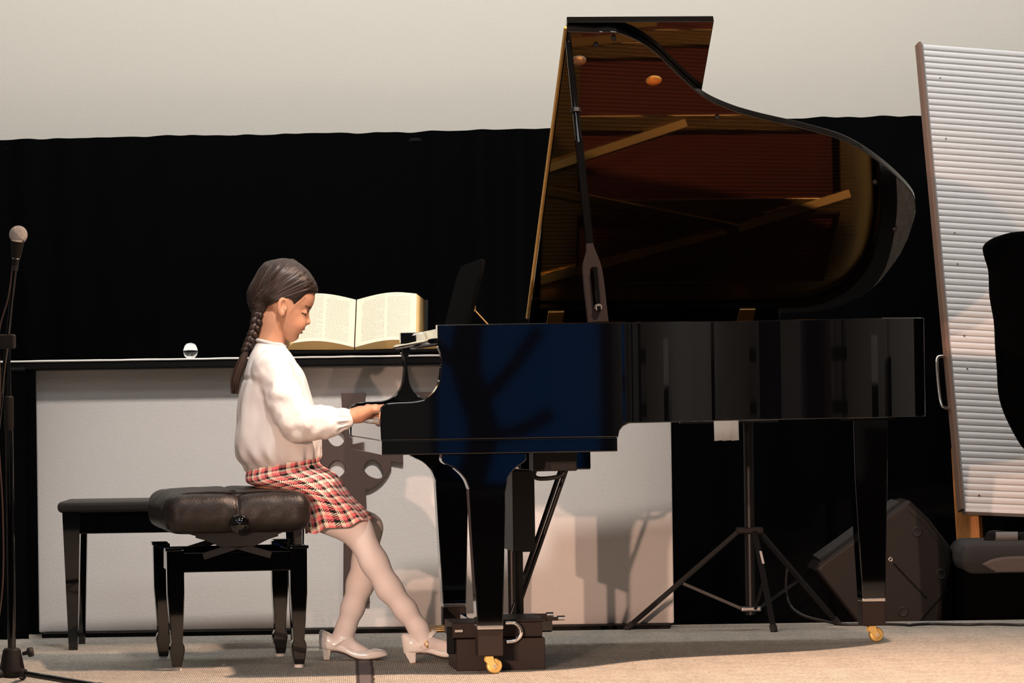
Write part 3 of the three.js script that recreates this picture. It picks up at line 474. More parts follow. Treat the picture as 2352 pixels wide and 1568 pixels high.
// ---------- plain bench farther back ----------
{
  const t = thing('flat_bench', 'plain black bench with thin seat pad behind the cushioned bench', 'bench', [-1.07, 0, -1.53], 0.03);
  part('seat_pad', (() => { const g = new RoundedBoxGeometry(0.8, 0.036, 0.38, 4, 0.016); g.translate(0, 0.458, 0); return g; })(), M.leather, t);
  for (const s of [-1, 1]) part('apron', rbox(-0.378, 0.378, 0.372, 0.441, s * 0.158 - 0.011, s * 0.158 + 0.011, 0.002), M.lacquer, t);
  for (const s of [-1, 1]) part('apron', rbox(s * 0.37 - 0.011, s * 0.37 + 0.011, 0.372, 0.441, -0.15, 0.15, 0.002), M.lacquer, t);
  for (const sx of [-1, 1]) for (const sz of [-1, 1]) { const g = new THREE.CylinderGeometry(0.04, 0.02, 0.44, 4, 1); g.rotateY(Math.PI / 4); const p = g.attributes.position; g.translate(sx * 0.356, 0.22, sz * 0.156); part('leg', g.toNonIndexed(), M.lacquer, t).geometry.computeVertexNormals(); }
}
// ---------- microphone stand ----------
{
  const t = thing('microphone_stand', 'black tripod microphone stand with boom arm at the left edge', 'mic stand', [-1.41, 0, 0.3]);
  part('base_hub', lathe([[0.01, 0.112], [0.02, 0.112], [0.025, 0.106], [0.036, 0.05], [0.0355, 0.046], [0.028, 0.03], [0.012, 0.028]], 8), M.plastic, t);
  part('hub_knob', (() => { const g = lathe([[0, 0.012], [0.012, 0.011], [0.014, 0.005], [0.0135, -0.004], [0.006, -0.007], [0.005, -0.02], [0, -0.02]], 8); g.rotateZ(-Math.PI / 2 + 0.2); g.translate(0.05, 0.1, 0.008); return g; })(), M.rubber, t);
  part('pole', cyl(V(0, 0.1, 0), V(0, 0.75, 0), 0.0115), M.lacquer, t); part('pole_grip', lathe([[0.0115, 0.72], [0.0135, 0.725], [0.0145, 0.81], [0.012, 0.815], [0.008, 0.816]], 20), M.plastic, t);
  part('upper_pole', cyl(V(0, 0.8, 0), V(0, 0.97, 0), 0.0075), M.lacquer, t);
  for (const a of [-0.5, 1.6, 3.7]) { const c = Math.cos(a), s = Math.sin(a), L = part('leg', cyl(V(c * 0.02, 0.044, -s * 0.02), V(c * 0.3, 0.012, -s * 0.3), 0.0085, 0.0085, 14), M.lacquer, t); part('leg_joint', cyl(V(c * 0.02, 0.044, -s * 0.02), V(c * 0.045, 0.0415, -s * 0.045), 0.0125), M.rubber, L); part('leg_foot', cyl(V(c * 0.29, 0.0125, -s * 0.29), V(c * 0.315, 0.0105, -s * 0.315), 0.0105), M.rubber, L); }
  const d = V(0.0425, 0.302, 0.05).normalize(), B = V(0.001, 0.97, 0.022), at = s => B.clone().addScaledVector(d, s);
  part('boom_arm', cyl(at(-0.42), at(0.2), 0.0058), M.lacquer, t); part('boom_counterweight', cyl(at(-0.44), at(-0.34), 0.012), M.rubber, t);
  part('boom_clutch', rbox(-0.05, 0.022, 0.948, 0.988, -0.014, 0.034, 0.006), M.plastic, t); part('clutch_knob', (() => { const g = lathe([[0, 0.012], [0.016, 0.01], [0.018, 0], [0.008, -0.01], [0.006, -0.03]], 8); g.rotateZ(Math.PI / 2); g.translate(-0.075, 0.966, 0.01); return g; })(), M.rubber, t);
  part('boom_thread', cyl(at(0.2), at(0.225), 0.0095), M.rubber, t);
  const m = thing('microphone', 'silver ball microphone in a black clip on the boom', 'microphone', [-1.41, 0, 0.3]);
  part('microphone_clip', cyl(at(0.236), at(0.281), 0.0135, 0.0185), M.plastic, m); part('handle', cyl(at(0.215), at(0.285), 0.0095, 0.013), M.satin, m); part('switch_ring', cyl(at(0.232), at(0.242), 0.0108), M.chrome, m);
  part('collar', cyl(at(0.283), at(0.288), 0.02, 0.023), M.chrome, m);
  { const g = new THREE.SphereGeometry(0.0255, 40, 28); const c = at(0.3); g.translate(c.x, c.y, c.z); const gm = std([0.62, 0.55, 0.5], 0.45, { metalness: 0.5, bumpMap: tex(512, 1, (u, v) => { const k = Math.sin(u * 60 * 2 * Math.PI) * Math.sin(v * 34 * 2 * Math.PI) * 0.5 + 0.5; return [k, k, k]; }, false), bumpScale: 0.0012 }); part('grille', g, gm, m); }
  const c = thing('microphone_cable', 'thin brown cable hanging down the microphone stand', 'cable', [-1.41, 0, 0.3]);
  part('cable', tube([at(0.21).add(V(-0.006, 0, 0.006)), at(0.12).add(V(-0.009, 0, 0.008)), at(0.03).add(V(-0.022, 0, 0.02)), V(-0.02, 0.86, 0.02), V(-0.026, 0.7, 0.02), V(-0.018, 0.5, 0.02), V(-0.02, 0.3, 0.02), V(-0.034, 0.18, 0.03), V(-0.06, 0.06, 0.05), V(-0.12, 0.006, 0.1), V(-0.3, 0.005, 0.14)], 0.0023, 120, 8), std([0.06, 0.03, 0.024], 0.55), c);
}
// ---------- tape over the carpet seam ----------
{
  const t = thing('seam_tape', 'grey tape strip over a seam in the carpet', 'tape', [-0.45, 0.0002, -0.35], 0.041);
  const rows = []; for (let i = 0; i <= 40; i++) { const z = -0.42 + i * 0.05, w = 0.0165 + 0.003 * noise(z * 9, 0, 3); rows.push([V(-w, 0.0008, z), V(0, 0.0016, z), V(w + 0.002 * noise(z * 11, 4, 0), 0.0008, z)]); } part('tape', loft(rows, false), std([0.1, 0.085, 0.085], 0.7), t);
  for (const s of [-1, 1]) { const r = []; for (let i = 0; i <= 80; i++) { const z = -0.42 + i * 0.025, a = 0.015 * s, b = s * (0.026 + 0.006 * noise(z * 26, s, 1)); r.push([V(a, 0.0005, z), V(b, 0.0004, z)]); } part('seam_fray', loft(r, false), std([0.03, 0.018, 0.016], 0.95), t); }
}
// ---------- tripod music stand behind the piano, with a folded sheet ----------
{
  const t = thing('tripod_stand', 'black tripod stand with splayed legs behind the piano', 'stand', [0.785, 0, -1.9]);
  part('pole', cyl(V(0, 0.05, 0), V(0, 0.92, 0), 0.0165), M.satin, t); part('hub', rbox(-0.045, 0.045, 0.322, 0.342, -0.035, 0.035, 0.006), M.plastic, t); part('lower_collar', rbox(-0.034, 0.034, 0.062, 0.078, -0.026, 0.026, 0.005), M.steel, t);
  for (const [x, z] of [[-0.405, -0.09], [0.066, 0.14], [0.3, -0.18]]) { const l = Math.hypot(x, z), ux = x / l, uz = z / l, L = part('leg', bar(V(ux * 0.035, 0.33, uz * 0.035), V(x, 0.012, z), 0.014, 0.014), M.satin, t); part('leg_foot', bar(V(x * 0.97, 0.022, z * 0.97), V(x * 1.03, 0.0, z * 1.03), 0.018, 0.018), M.rubber, L); part('brace', bar(V(ux * 0.03, 0.07, uz * 0.03), V(x * 0.55, 0.155, z * 0.55), 0.01, 0.006), M.satin, t); }
  part('leg_label', bar(V(0.0305, 0.265, 0.08), V(0.038, 0.225, 0.104), 0.008, 0.003), std([0.55, 0.5, 0.46], 0.6), t);
  part('desk', (() => { const g = rbox(-0.23, 0.1, 0.0, 0.24, -0.004, 0.004, 0.002); g.rotateX(-0.25); g.translate(0, 0.7, 0.02); return g; })(), M.satin, t);
  part('desk_shelf', rbox(-0.23, 0.1, 0.692, 0.7, 0.0, 0.05, 0.002), M.satin, t);
  const p = thing('folded_paper', 'pale folded paper hanging behind the piano rim', 'paper', [0.785, 0, -1.9]);
  const rows = []; [[-0.117, 0.06], [-0.09, 0.057], [-0.089, 0.062], [-0.062, 0.056], [-0.06, 0.064], [-0.035, 0.058]].forEach(([x, z], i) => rows.push([V(x, 0.712, z - 0.001), V(x, 0.702, z), V(x + 0.001, 0.633 + 0.002 * (i % 2), z)])); part('sheet', loft(rows, false), M.white, p);
}
// ---------- right side: monitor wedge, chair, ribbed board, cable ----------
{
  const t = thing('floor_monitor', 'dark brown wedge floor monitor speaker behind the piano tail', 'speaker', [1.3, -0.16, -2.52]);
  const q = ([x, y]) => [x - 1.3, y + 0.16];
  const side = [[1.045, 0.167], [1.062, 0.19], [1.365, 0.402], [1.384, 0.406], [1.449, 0.342], [1.52, 0.246], [1.53, 0.228], [1.531, 0.175], [1.489, -0.03], [1.465, -0.16], [1.21, -0.16], [1.185, -0.02]].map(q);
  // the cabinet is rounded towards the viewer and tapers to the back
  part('cabinet', extrude([...side].reverse(), -0.36, 0.0, 0.016, 4), M.plastic, t);
  part('side_panel', extrude([[1.215, 0.245], [1.375, 0.372], [1.43, 0.325], [1.5, 0.235], [1.51, 0.175], [1.47, -0.03], [1.45, -0.14], [1.23, -0.14], [1.205, -0.02]].map(q).reverse(), -0.004, 0.004, 0.003, 2), M.plastic, t);
  part('grille', (() => { const a = V(...q([1.06, 0.196]), 0), b = V(...q([1.36, 0.405]), 0), d = b.clone().sub(a), g = new THREE.BoxGeometry(d.length() - 0.02, 0.01, 0.32); g.rotateZ(Math.atan2(d.y, d.x)); g.translate((a.x + b.x) / 2, (a.y + b.y) / 2, -0.18); return g; })(), std([0.03, 0.028, 0.026], 0.6, { bumpMap: leatherBump, bumpScale: 0.002 }), t);
  for (const [x, y] of [[1.406, 0.297], [1.487, 0.147], [1.353, 0.018], [1.25, 0.12]]) { const [a, b] = q([x, y]); part('side_foot', (() => { const g = lathe([[0, 0.002], [0.012, 0.002], [0.0135, 0.005], [0.0175, 0.005], [0.019, 0]], 28); g.rotateX(Math.PI / 2); g.translate(a, b, 0.004); return g; })(), M.rubber, t); }
  { const [a, b] = q([1.313, 0.201]); part('screw', (() => { const g = lathe([[0.003, 0.001], [0.007, 0.003], [0.009, 0]], 20); g.rotateX(Math.PI / 2); g.translate(a, b, 0.004); return g; })(), M.steel, t); }
  const ln = (p0, p1) => bar(V(...q(p0), 0.004), V(...q(p1), 0.004), 0.007, 0.003); part('panel_strip', ln([1.322, 0.187], [1.437, 0.062]), M.black, t); part('panel_strip', ln([1.527, 0.11], [1.395, -0.035]), M.black, t);
  part('handle_bar', cyl(V(...q([1.075, 0.172]), -0.02), V(...q([1.11, 0.2]), -0.02), 0.009), M.satin, t);
}
{
  const t = thing('swivel_chair', 'black high-backed swivel chair cut by the right edge', 'chair', [1.9, -0.16, -2.47]);
  const half = [[1.8, 1.34], [1.732, 1.333], [1.67, 1.311], [1.647, 1.287], [1.651, 1.253], [1.664, 1.208], [1.667, 1.116], [1.681, 1.025], [1.684, 0.933], [1.689, 0.857], [1.692, 0.781], [1.706, 0.72], [1.736, 0.651], [1.775, 0.585], [1.82, 0.545], [1.88, 0.53]].map(([x, y]) => [x - 1.9, y + 0.16]);
  const l = smoothPts(half, 50); part('backrest', extrude([...l, ...l.map(([x, y]) => [-x, y]).reverse()], -0.02, 0.07, 0.02, 4), M.deskBlack, t);
  part('seat', (() => { const g = new RoundedBoxGeometry(0.74, 0.112, 0.42, 6, 0.05); g.translate(0.0, 0.372, 0.0); return g; })(), M.seatCloth, t);
  part('seat_mesh_edge', extrude(smoothPts([[-0.3, 0.352], [-0.25, 0.372], [-0.1, 0.378], [0.1, 0.378], [0.25, 0.372], [0.3, 0.352]], 20).concat([[0.27, 0.322], [-0.25, 0.322]]).reverse(), 0.19, 0.222, 0.008, 2), std([0.09, 0.07, 0.06], 0.8, { bumpMap: tex(128, 0.03, (u, v) => { const k = (Math.sin(u * 6 * Math.PI) * Math.sin(v * 6 * Math.PI) > 0) ? 1 : 0; return [k, k, k]; }, false), bumpScale: 0.004 }), t);
  part('recline_bracket', extrude(smoothPts([[-0.275, 0.425], [-0.262, 0.455], [-0.235, 0.462], [-0.2, 0.458], [-0.12, 0.455], [0.02, 0.5]], 20).concat([[0.05, 0.41], [-0.27, 0.41]]).reverse(), 0.05, 0.12, 0.01, 2), M.black, t);
  for (const x of [-0.06, 0.06]) part('back_post', bar(V(x, 0.41, 0.0), V(x, 0.78, -0.012), 0.04, 0.018), M.satin, t); part('recline_handle', cyl(V(-0.24, 0.442, 0.13), V(-0.165, 0.442, 0.13), 0.0165), std([0.12, 0.115, 0.11], 0.5), t);
  part('lever', bar(V(-0.188, 0.43, 0.13), V(-0.183, 0.395, 0.14), 0.007, 0.005), M.steel, t);
  part('under_seat_skirt', box(-0.36, 0.36, 0.06, 0.33, -0.17, 0.17), M.deskBlack, t); part('gas_column', cyl(V(0, 0.05, 0), V(0, 0.35, 0), 0.03), M.satin, t);
  for (let i = 0; i < 5; i++) { const a = i * 1.2566 + 0.5, c = Math.cos(a) * 0.26, s = Math.sin(a) * 0.26; part('base_spoke', bar(V(0, 0.08, 0), V(c, 0.05, s), 0.03, 0.02), M.satin, t); part('caster', (() => { const g = new THREE.SphereGeometry(0.028, 20, 14); g.translate(c, 0.028, s); return g; })(), i == 2 ? M.chrome : M.rubber, t); }
}
{ // ribbed board leaning back, its slats run parallel to the tilted top edge
  const e1 = V(0.957, -0.06, -0.285).normalize(), e2 = V(-0.032, 0.946, -0.322).normalize(); e2.addScaledVector(e1, -e2.dot(e1)).normalize(); const e3 = new THREE.Vector3().crossVectors(e1, e2);
  const t = thing('ribbed_board', 'white ribbed board with brown edge leaning behind the chair', 'board', [1.586, 0.368, -2.72]);
  const mtx = new THREE.Matrix4().makeBasis(e1, e2, e3), lean = new THREE.Quaternion().setFromRotationMatrix(mtx); t.quaternion.copy(lean);
  const Hh = 1.8, Ww = 1.05, n = 74, pitch = Hh / n, sg = extrude([[0, 0.0012], [0.0045, 0.004], [0.006, pitch * 0.4], [0.006, pitch * 0.6], [0.0045, pitch - 0.004], [0, pitch - 0.0012]].map(([z, y]) => [-z, y]), 0, Ww - 0.02, 0); sg.rotateY(Math.PI / 2); sg.translate(0.015, 0, 0);
  part('backing', box(0.0, Ww, 0, Hh, -0.03, 0), std([0.3, 0.28, 0.26], 0.8), t);
  for (let i = 0; i < n; i++) part('slat', sg, M.ribbed, t).position.y = i * pitch;
  part('edge_trim', rbox(-0.004, 0.007, -0.004, Hh + 0.004, -0.03, 0.009, 0.002), M.boardEdge, t); part('edge_trim', rbox(Ww - 0.012, Ww + 0.012, -0.004, Hh + 0.004, -0.034, 0.009, 0.002), M.boardEdge, t);
  for (const k of [0.925, 0.79, 0.584, 0.517, 0.363, 0.293, 0.028]) part('screw', cyl(V(0.07, k * Hh, 0.004), V(0.07, k * Hh, 0.008), 0.004, 0.003, 10), M.steel, t);
  part('bottom_rail', rbox(0.012, Ww, -0.012, 0, -0.03, 0.008, 0.002), M.ribbed, t);
  part('side_handle', tube([[-0.008, 0.58, -0.015], [-0.03, 0.575, -0.015], [-0.036, 0.56, -0.015], [-0.036, 0.4, -0.015], [-0.03, 0.385, -0.015], [-0.008, 0.38, -0.015]], 0.006, 50, 10), M.chrome, t);
  const inv = lean.clone().invert(), leg = x => { const top = V(x, 0.25, -0.06), a = top.clone().applyQuaternion(lean).add(t.position), b = V(a.x + 0.03, -0.16, a.z + 0.02); const lb = b.clone().sub(t.position).applyQuaternion(inv); return bar(top, lb, 0.085, 0.06); };
  part('wooden_leg', leg(0.06), M.wood, t); part('wooden_leg', leg(Ww - 0.1), M.wood, t);
}
{
  const t = thing('floor_cable', 'black cable snaking over the carpet past the piano tail', 'cable', [0, 0, 0]);
  part('cable', tube([[0.93, 0.2, -2.2], [0.925, 0.12, -2.21], [0.94, 0.06, -2.2], [0.98, 0.03, -2.17], [1.05, 0.012, -2.12], [1.1, 0.005, -2.05], [1.16, 0.005, -2.03], [1.24, 0.005, -2.03], [1.3, 0.005, -1.98], [1.32, 0.005, -1.94], [1.335, 0.005, -1.97], [1.4, 0.005, -2.0], [1.46, 0.005, -1.96], [1.52, 0.005, -1.93], [1.57, 0.005, -1.94], [1.62, 0.005, -1.92], [1.68, 0.005, -1.87], [1.74, 0.005, -1.88], [1.9, 0.005, -1.8]], 0.0048, 200, 8), M.cable, t);
}
// ---------- the girl at the keyboard ----------
{
  const girl = thing('person', 'girl with braided hair in white sweater and plaid skirt playing piano', 'person', [-0.6, 0, -0.6]);
  const RH = 0.14, LH = -0.15; // the hands' places across the keyboard
  // --- head, in its own axes: x forward, y up, z to her right; origin between the ears
  const HD = [[-0.083, 0.07, 0.045, 0.012], [-0.079, 0.075, 0.035, 0.02], [-0.065, 0.0845, 0.01, 0.036], [-0.045, 0.081, -0.015, 0.0475], [-0.02, 0.0825, -0.04, 0.057], [0.0, 0.083, -0.068, 0.0635], [0.015, 0.081, -0.08, 0.0665], [0.035, 0.0865, -0.088, 0.069], [0.06, 0.0865, -0.092, 0.0705], [0.085, 0.077, -0.088, 0.067], [0.105, 0.06, -0.078, 0.058], [0.122, 0.036, -0.058, 0.043], [0.131, 0.014, -0.042, 0.027], [0.1365, -0.006, -0.022, 0.01]];
  const skull0 = (x, y, z) => {
    const yy = clamp(y, -0.083, 0.137), [xf, xb, w] = curveAt(HD, yy), c = (xf + xb) / 2, a = (xf - xb) / 2, nx = Math.abs((x - c) / a), nz = Math.abs(z / w), p = 2.25;
    const r = (Math.pow(Math.pow(nx, p) + Math.pow(nz, p), 1 / p) - 1) * Math.min(a, w), over = Math.max(y - 0.137, -0.083 - y);
    return over > 0 ? Math.hypot(Math.max(r, 0), over) : Math.max(r, over);
  };
  const skull = (x, y, z, grow = 0) => { if (!grow) return skull0(x, y, z); const k = 1 / (1 + grow / 0.082); return skull0(x * k, 0.03 + (y - 0.03) * k, z * k) / k; };
  const face = (x, y, z) => {
    const az = Math.abs(z), p = [x, y, az];
    let d = skull(x, y, z);
    d = smax(d, -ell(p, [0.093, 0.014, 0.033], [0.014, 0.011, 0.019]), 0.012);          // eye sockets
    d = smin(d, ell(p, [0.0665, 0.0115, 0.0315], [0.0125, 0.0115, 0.0145]), 0.006);        // lowered lids
    d = smin(d, cap(p, [0.079, 0.016, 0], [0.0935, -0.0085, 0], 0.0055, 0.0075), 0.01);     // nose
    d = smin(d, ell(p, [0.085, -0.0125, 0.0095], [0.009, 0.0065, 0.0065]), 0.006);
    d = smin(d, ell(p, [0.068, -0.026, 0.025], [0.02, 0.022, 0.02]), 0.02);                // cheek
    d = smin(d, ell(p, [0.081, -0.0325, 0.0], [0.0125, 0.0055, 0.017]), 0.006);           // lips
    d = smin(d, ell(p, [0.0795, -0.0455, 0.0], [0.0125, 0.006, 0.015]), 0.006);
    d = smax(d, -ell(p, [0.0945, -0.0392, 0], [0.008, 0.0013, 0.015]), 0.003);
    d = smax(d, -ell(p, [0.092, -0.0535, 0], [0.008, 0.004, 0.014]), 0.006);
    // ear: a shallow dish behind the jaw
    const ex = (x - 0.002) * 0.96 + y * 0.25, ey = y * 0.96 - (x - 0.002) * 0.25, e = [ex, ey, az];
    let q = ell(e, [-0.003, 0.004, 0.071], [0.0155, 0.027, 0.0075]); q = smax(q, -ell(e, [0.0025, 0.007, 0.0775], [0.0095, 0.017, 0.0085]), 0.003); q = smin(q, ell(e, [0.0, -0.018, 0.072], [0.007, 0.009, 0.006]), 0.004); q = smin(q, ell(e, [0.007, -0.004, 0.0735], [0.004, 0.006, 0.004]), 0.003);
    d = smin(d, q, 0.004);
    return d;
  };
  const skinC = [0.48, 0.245, 0.15];
  const tint = (x, y, z) => {
    const az = Math.abs(z); let c = skinC.slice(); const mix = (t, k) => { c = c.map((v, i) => lerp(v, t[i], k)); };
    mix([0.4, 0.12, 0.09], clamp(1.3 - Math.hypot((y + 0.0395) / 0.0115, az / 0.018), 0, 1) * (x > 0.07 ? 0.85 : 0));
    const by = 0.0335 - 0.12 * Math.abs(az - 0.03) + 0.0005; mix([0.05, 0.025, 0.015], (x > 0.05 && Math.abs(y - by) < 0.0034 && az > 0.011 && az < 0.05) ? 0.75 : 0);
    const ly = 0.0062 + 0.1 * Math.abs(az - 0.03); mix([0.025, 0.012, 0.01], (x > 0.055 && Math.abs(y - ly) < 0.0024 && az > 0.014 && az < 0.048) ? 0.92 : 0);
    mix([0.52, 0.2, 0.12], clamp(1 - Math.hypot(y + 0.022, az - 0.036, (x - 0.06) * 0.6) / 0.028, 0, 1) * 0.35);
    return c;
  };
  const headM = new THREE.Matrix4().makeTranslation(-0.098, 1.07, 0).multiply(new THREE.Matrix4().makeRotationY(0.13)).multiply(new THREE.Matrix4().makeRotationZ(-0.4));
  const head = net(face, [-0.11, -0.1, -0.095], [0.12, 0.15, 0.095], 0.0027, tint); head.applyMatrix4(headM);
  // --- trunk, neck, arms and legs as one field
  const R = { sh: [-0.118, 0.893, 0.1], el: [-0.035, 0.716, 0.165], wr: [0.142, 0.742, RH] }, L = { sh: [-0.118, 0.893, -0.1], el: [-0.045, 0.716, -0.17], wr: [0.112, 0.742, LH] };
  const legs = { // centre line and radius from hip to foot
    R: [[-0.1, 0.51, 0.07, 0.066], [0.128, 0.397, 0.082, 0.045], [0.178, 0.302, 0.1, 0.039], [0.221, 0.224, 0.105, 0.0365], [0.27, 0.159, 0.108, 0.0315], [0.308, 0.103, 0.11, 0.0275], [0.326, 0.058, 0.11, 0.0255], [0.41, 0.048, 0.105, 0.013]],
    L: [[-0.1, 0.51, -0.07, 0.066], [0.152, 0.4, -0.055, 0.044], [0.146, 0.3, -0.055, 0.038], [0.129, 0.231, -0.055, 0.039], [0.105, 0.159, -0.058, 0.0325], [0.083, 0.098, -0.06, 0.0275], [0.066, 0.06, -0.06, 0.025], [0.155, 0.018, -0.062, 0.012]] };
  const legF = (p, g = 0) => { let d = 1; for (const k of ['R', 'L']) { const a = legs[k]; let e = 1; for (let i = 0; i < a.length - 1; i++) e = i ? smin(e, cap(p, a[i], a[i + 1], a[i][3] + g, a[i + 1][3] + g), 0.022) : cap(p, a[i], a[i + 1], a[i][3] + g, a[i + 1][3] + g); d = Math.min(d, e); } return d; };
  const bodyF = (x, y, z) => { const p = [x, y, z];
    let d = cap([x, y, z * 0.72], [-0.1, 0.54, 0], [-0.12, 0.68, 0], 0.085, 0.075); d = smin(d, cap([x, y, z * 0.68], [-0.12, 0.68, 0], [-0.128, 0.87, 0], 0.075, 0.072), 0.04);
    d = smin(d, cap(p, R.sh, L.sh, 0.03, 0.03), 0.04); d = smin(d, cap(p, [-0.138, 0.93, 0], [-0.112, 1.035, 0], 0.047, 0.043), 0.03); d = smin(d, cap(p, [-0.112, 1.035, 0], [-0.1, 1.08, 0], 0.043, 0.045), 0.03);
    for (const A of [R, L]) d = smin(d, smin(cap(p, A.sh, A.el, 0.034, 0.028), cap(p, A.el, A.wr, 0.0235, 0.0198), 0.02), 0.03);
    return smin(d, legF(p, -0.004), 0.03); };
  const flat = g => { const n = g.attributes.position.count, c = new Float32Array(n * 3); for (let i = 0; i < n; i++) c.set(skinC, i * 3); g.setAttribute('color', new THREE.BufferAttribute(c, 3)); return g; };
  const trunk = flat(net(bodyF, [-0.26, 0.0, -0.24], [0.44, 1.1, 0.24], 0.0075));
  // --- hands: palm, four curled fingers of different length, a thumb leaving the side of the palm
  const handF = (side, wr, dx, el) => { const s = side, cz = wr[2];
    const f = [[-0.0255, 0.046, 0.0072], [-0.009, 0.05, 0.0074], [0.0075, 0.046, 0.007], [0.0225, 0.036, 0.0062]].map(([o, len, r], i) => { const z = cz + s * o, k = [wr[0] + 0.047 - Math.abs(i - 1) * 0.0025, 0.766 - i * 0.0022, z]; const a = [k[0] + len * 0.56, k[1] + 0.0015 - i * 0.0005, z + s * (o * 0.1)], b = [a[0] + len * 0.36, a[1] - 0.012, z + s * o * 0.14], c = [b[0] + 0.007, 0.7445, b[2]]; return { k, a, b, c, r }; });
    return { f, F: (x, y, z) => { const p = [x, y, z]; let d = smin(cap(p, el, wr, 0.0235, 0.0198), cap(p, wr, [wr[0] + 0.02, wr[1] + 0.01, cz], 0.0185, 0.018), 0.012); 
      for (const q of f) d = smin(d, cap(p, [wr[0] + 0.006, wr[1] + 0.004, lerp(cz, q.k[2], 0.45)], q.k, 0.0115, 0.0092), 0.012);
      let g = 1; for (const q of f) { let e = cap(p, q.k, q.a, q.r + 0.0012, q.r + 0.0004); e = smin(e, cap(p, q.a, q.b, q.r, q.r - 0.0006), 0.003); e = smin(e, cap(p, q.b, q.c, q.r - 0.0006, q.r - 0.0014), 0.003); g = Math.min(g, e); }
      d = smin(d, g, 0.005);
      const t0 = [wr[0] + 0.012, wr[1] - 0.002, cz - s * 0.018], t1 = [wr[0] + 0.036, wr[1] - 0.002, cz - s * 0.04], t2 = [wr[0] + 0.06, 0.7455, cz - s * 0.046]; let e = cap(p, t0, t1, 0.0115, 0.0085); e = smin(e, cap(p, t1, t2, 0.0082, 0.0062), 0.004); return smin(d, e, 0.006); } }; };
  const hands = [[1, R.wr], [-1, L.wr]].map(([s, w]) => { const H = handF(s, w, 0, s > 0 ? R.el : L.el), nail = (x, y, z) => { let k = 0; for (const q of H.f) k = Math.max(k, clamp(1.2 - Math.hypot((x - q.c[0] - 0.003) / 0.006, (y - q.c[1] - 0.006) / 0.006, (z - q.c[2]) / 0.005), 0, 1)); return skinC.map((v, i) => lerp(v, [0.78, 0.5, 0.4][i], k * 0.6)); }; return net(H.F, [w[0] - 0.05, 0.7, w[2] - 0.075], [w[0] + 0.13, 0.81, w[2] + 0.06], 0.0026, nail); });
  const ix = g => { const c = g.toNonIndexed(); return c; };
  part('body', mergeGeometries([head, trunk, ...hands].map(ix)), M.skin, girl);
  // --- sweater: bloused body with full raglan sleeves gathered at cuff and hem
  const TB = [[0.575, -0.205, 0.005, 0.108], [0.597, -0.212, 0.008, 0.12], [0.614, -0.226, 0.0145, 0.132], [0.634, -0.235, 0.0165, 0.139], [0.674, -0.239, 0.0165, 0.142], [0.713, -0.236, 0.0135, 0.141], [0.766, -0.231, 0.004, 0.139], [0.818, -0.223, -0.012, 0.136], [0.871, -0.21, -0.03, 0.126], [0.908, -0.198, -0.052, 0.105], [0.932, -0.19, -0.068, 0.082], [0.952, -0.18, -0.082, 0.06], [0.966, -0.173, -0.09, 0.05]];
  const sw = (x, y, z) => { const p = [x, y, z];
    const yy = clamp(y, 0.575, 0.966), [xb, xf, w] = curveAt(TB, yy), c = (xb + xf) / 2, a = (xf - xb) / 2;
    const th = Math.atan2(z / w, (x - c) / a), gath = Math.exp(-(((y - 0.612) / 0.03) ** 2));
    let d = (Math.pow(Math.pow(Math.abs((x - c) / a), 2.3) + Math.pow(Math.abs(z / w), 2.3), 1 / 2.3) - 1) * Math.min(a, w);
    d += gath * 0.0045 * Math.sin(th * 17 + 2 * noise(th * 2, y * 9, 1)); d += 0.011 * noise(th * 2.4, y * 6 + x * 4, 3) * sstep(0.96, 0.85, y); d += 0.0045 * noise(x * 26, y * 11, z * 26);
    d += 0.006 * sstep(0.0, 0.02, 0.871 - y) * Math.exp(-(((y - 0.862) / 0.012) ** 2)) * sstep(-0.13, -0.16, x);
    const lean = (y - 0.591) - 0.16 * (x + 0.1);                                   // hem drops towards the back
    d = smax(d, -lean - 0.0, 0.014); d = Math.max(d, y - 0.966);
    // hem band
    const hb = Math.abs(lean + 0.004) - 0.0085, hr = (Math.hypot((x + 0.1) / 0.102, z / 0.119) - 1) * 0.102; d = smin(d, Math.max(hb, hr - 0.002), 0.006);
    for (const [A, s] of [[R, 1], [L, -1]]) {
      const cu = [A.wr[0] - 0.038, A.wr[1] - 0.009, A.wr[2]], m = [lerp(A.el[0], cu[0], 0.55), lerp(A.el[1], cu[1], 0.5) - 0.001, lerp(A.el[2], cu[2], 0.5)];
      let e = cap(p, [A.sh[0] - 0.004, A.sh[1] - 0.006, A.sh[2] + s * 0.006], [A.el[0] - 0.012, A.el[1] + 0.012, A.el[2]], 0.054, 0.056); e = smin(e, cap(p, A.el, m, 0.046, 0.043), 0.03); e = smin(e, cap(p, m, [cu[0] - 0.01, cu[1], cu[2]], 0.042, 0.03), 0.012);
      const al = (x - A.el[0]) * 0.9 - (y - A.el[1]) * 0.3; e += 0.009 * noise(x * 16 + y * 5, y * 17 - x * 10, z * 14 + s) + 0.0045 * noise(x * 34 + y * 20, y * 30 - x * 24, z * 22) + 0.004 * Math.exp(-(((x - cu[0] + 0.012) / 0.014) ** 2)) * Math.sin(Math.atan2(y - cu[1], z - cu[2]) * 12);
      e = smin(e, Math.max(cap(p, [cu[0] - 0.016, cu[1] - 0.002, cu[2]], [cu[0] + 0.004, cu[1] + 0.001, cu[2]], 0.0275, 0.0265), x - cu[0] - 0.006), 0.006);
      d = smin(d, e, 0.016);
    }
    return d; };
  const swt = part('sweater', net(sw, [-0.27, 0.55, -0.25], [0.16, 0.985, 0.25], 0.0042), M.knit, girl);
  part('collar_band', tube(Array.from({ length: 24 }, (_, i) => { const a = i / 24 * Math.PI * 2; return V(-0.131 + 0.046 * Math.cos(a), 0.965 - 0.012 * Math.cos(a), 0.052 * Math.sin(a)); }), 0.0055, 60, 8, true), M.knit, swt);
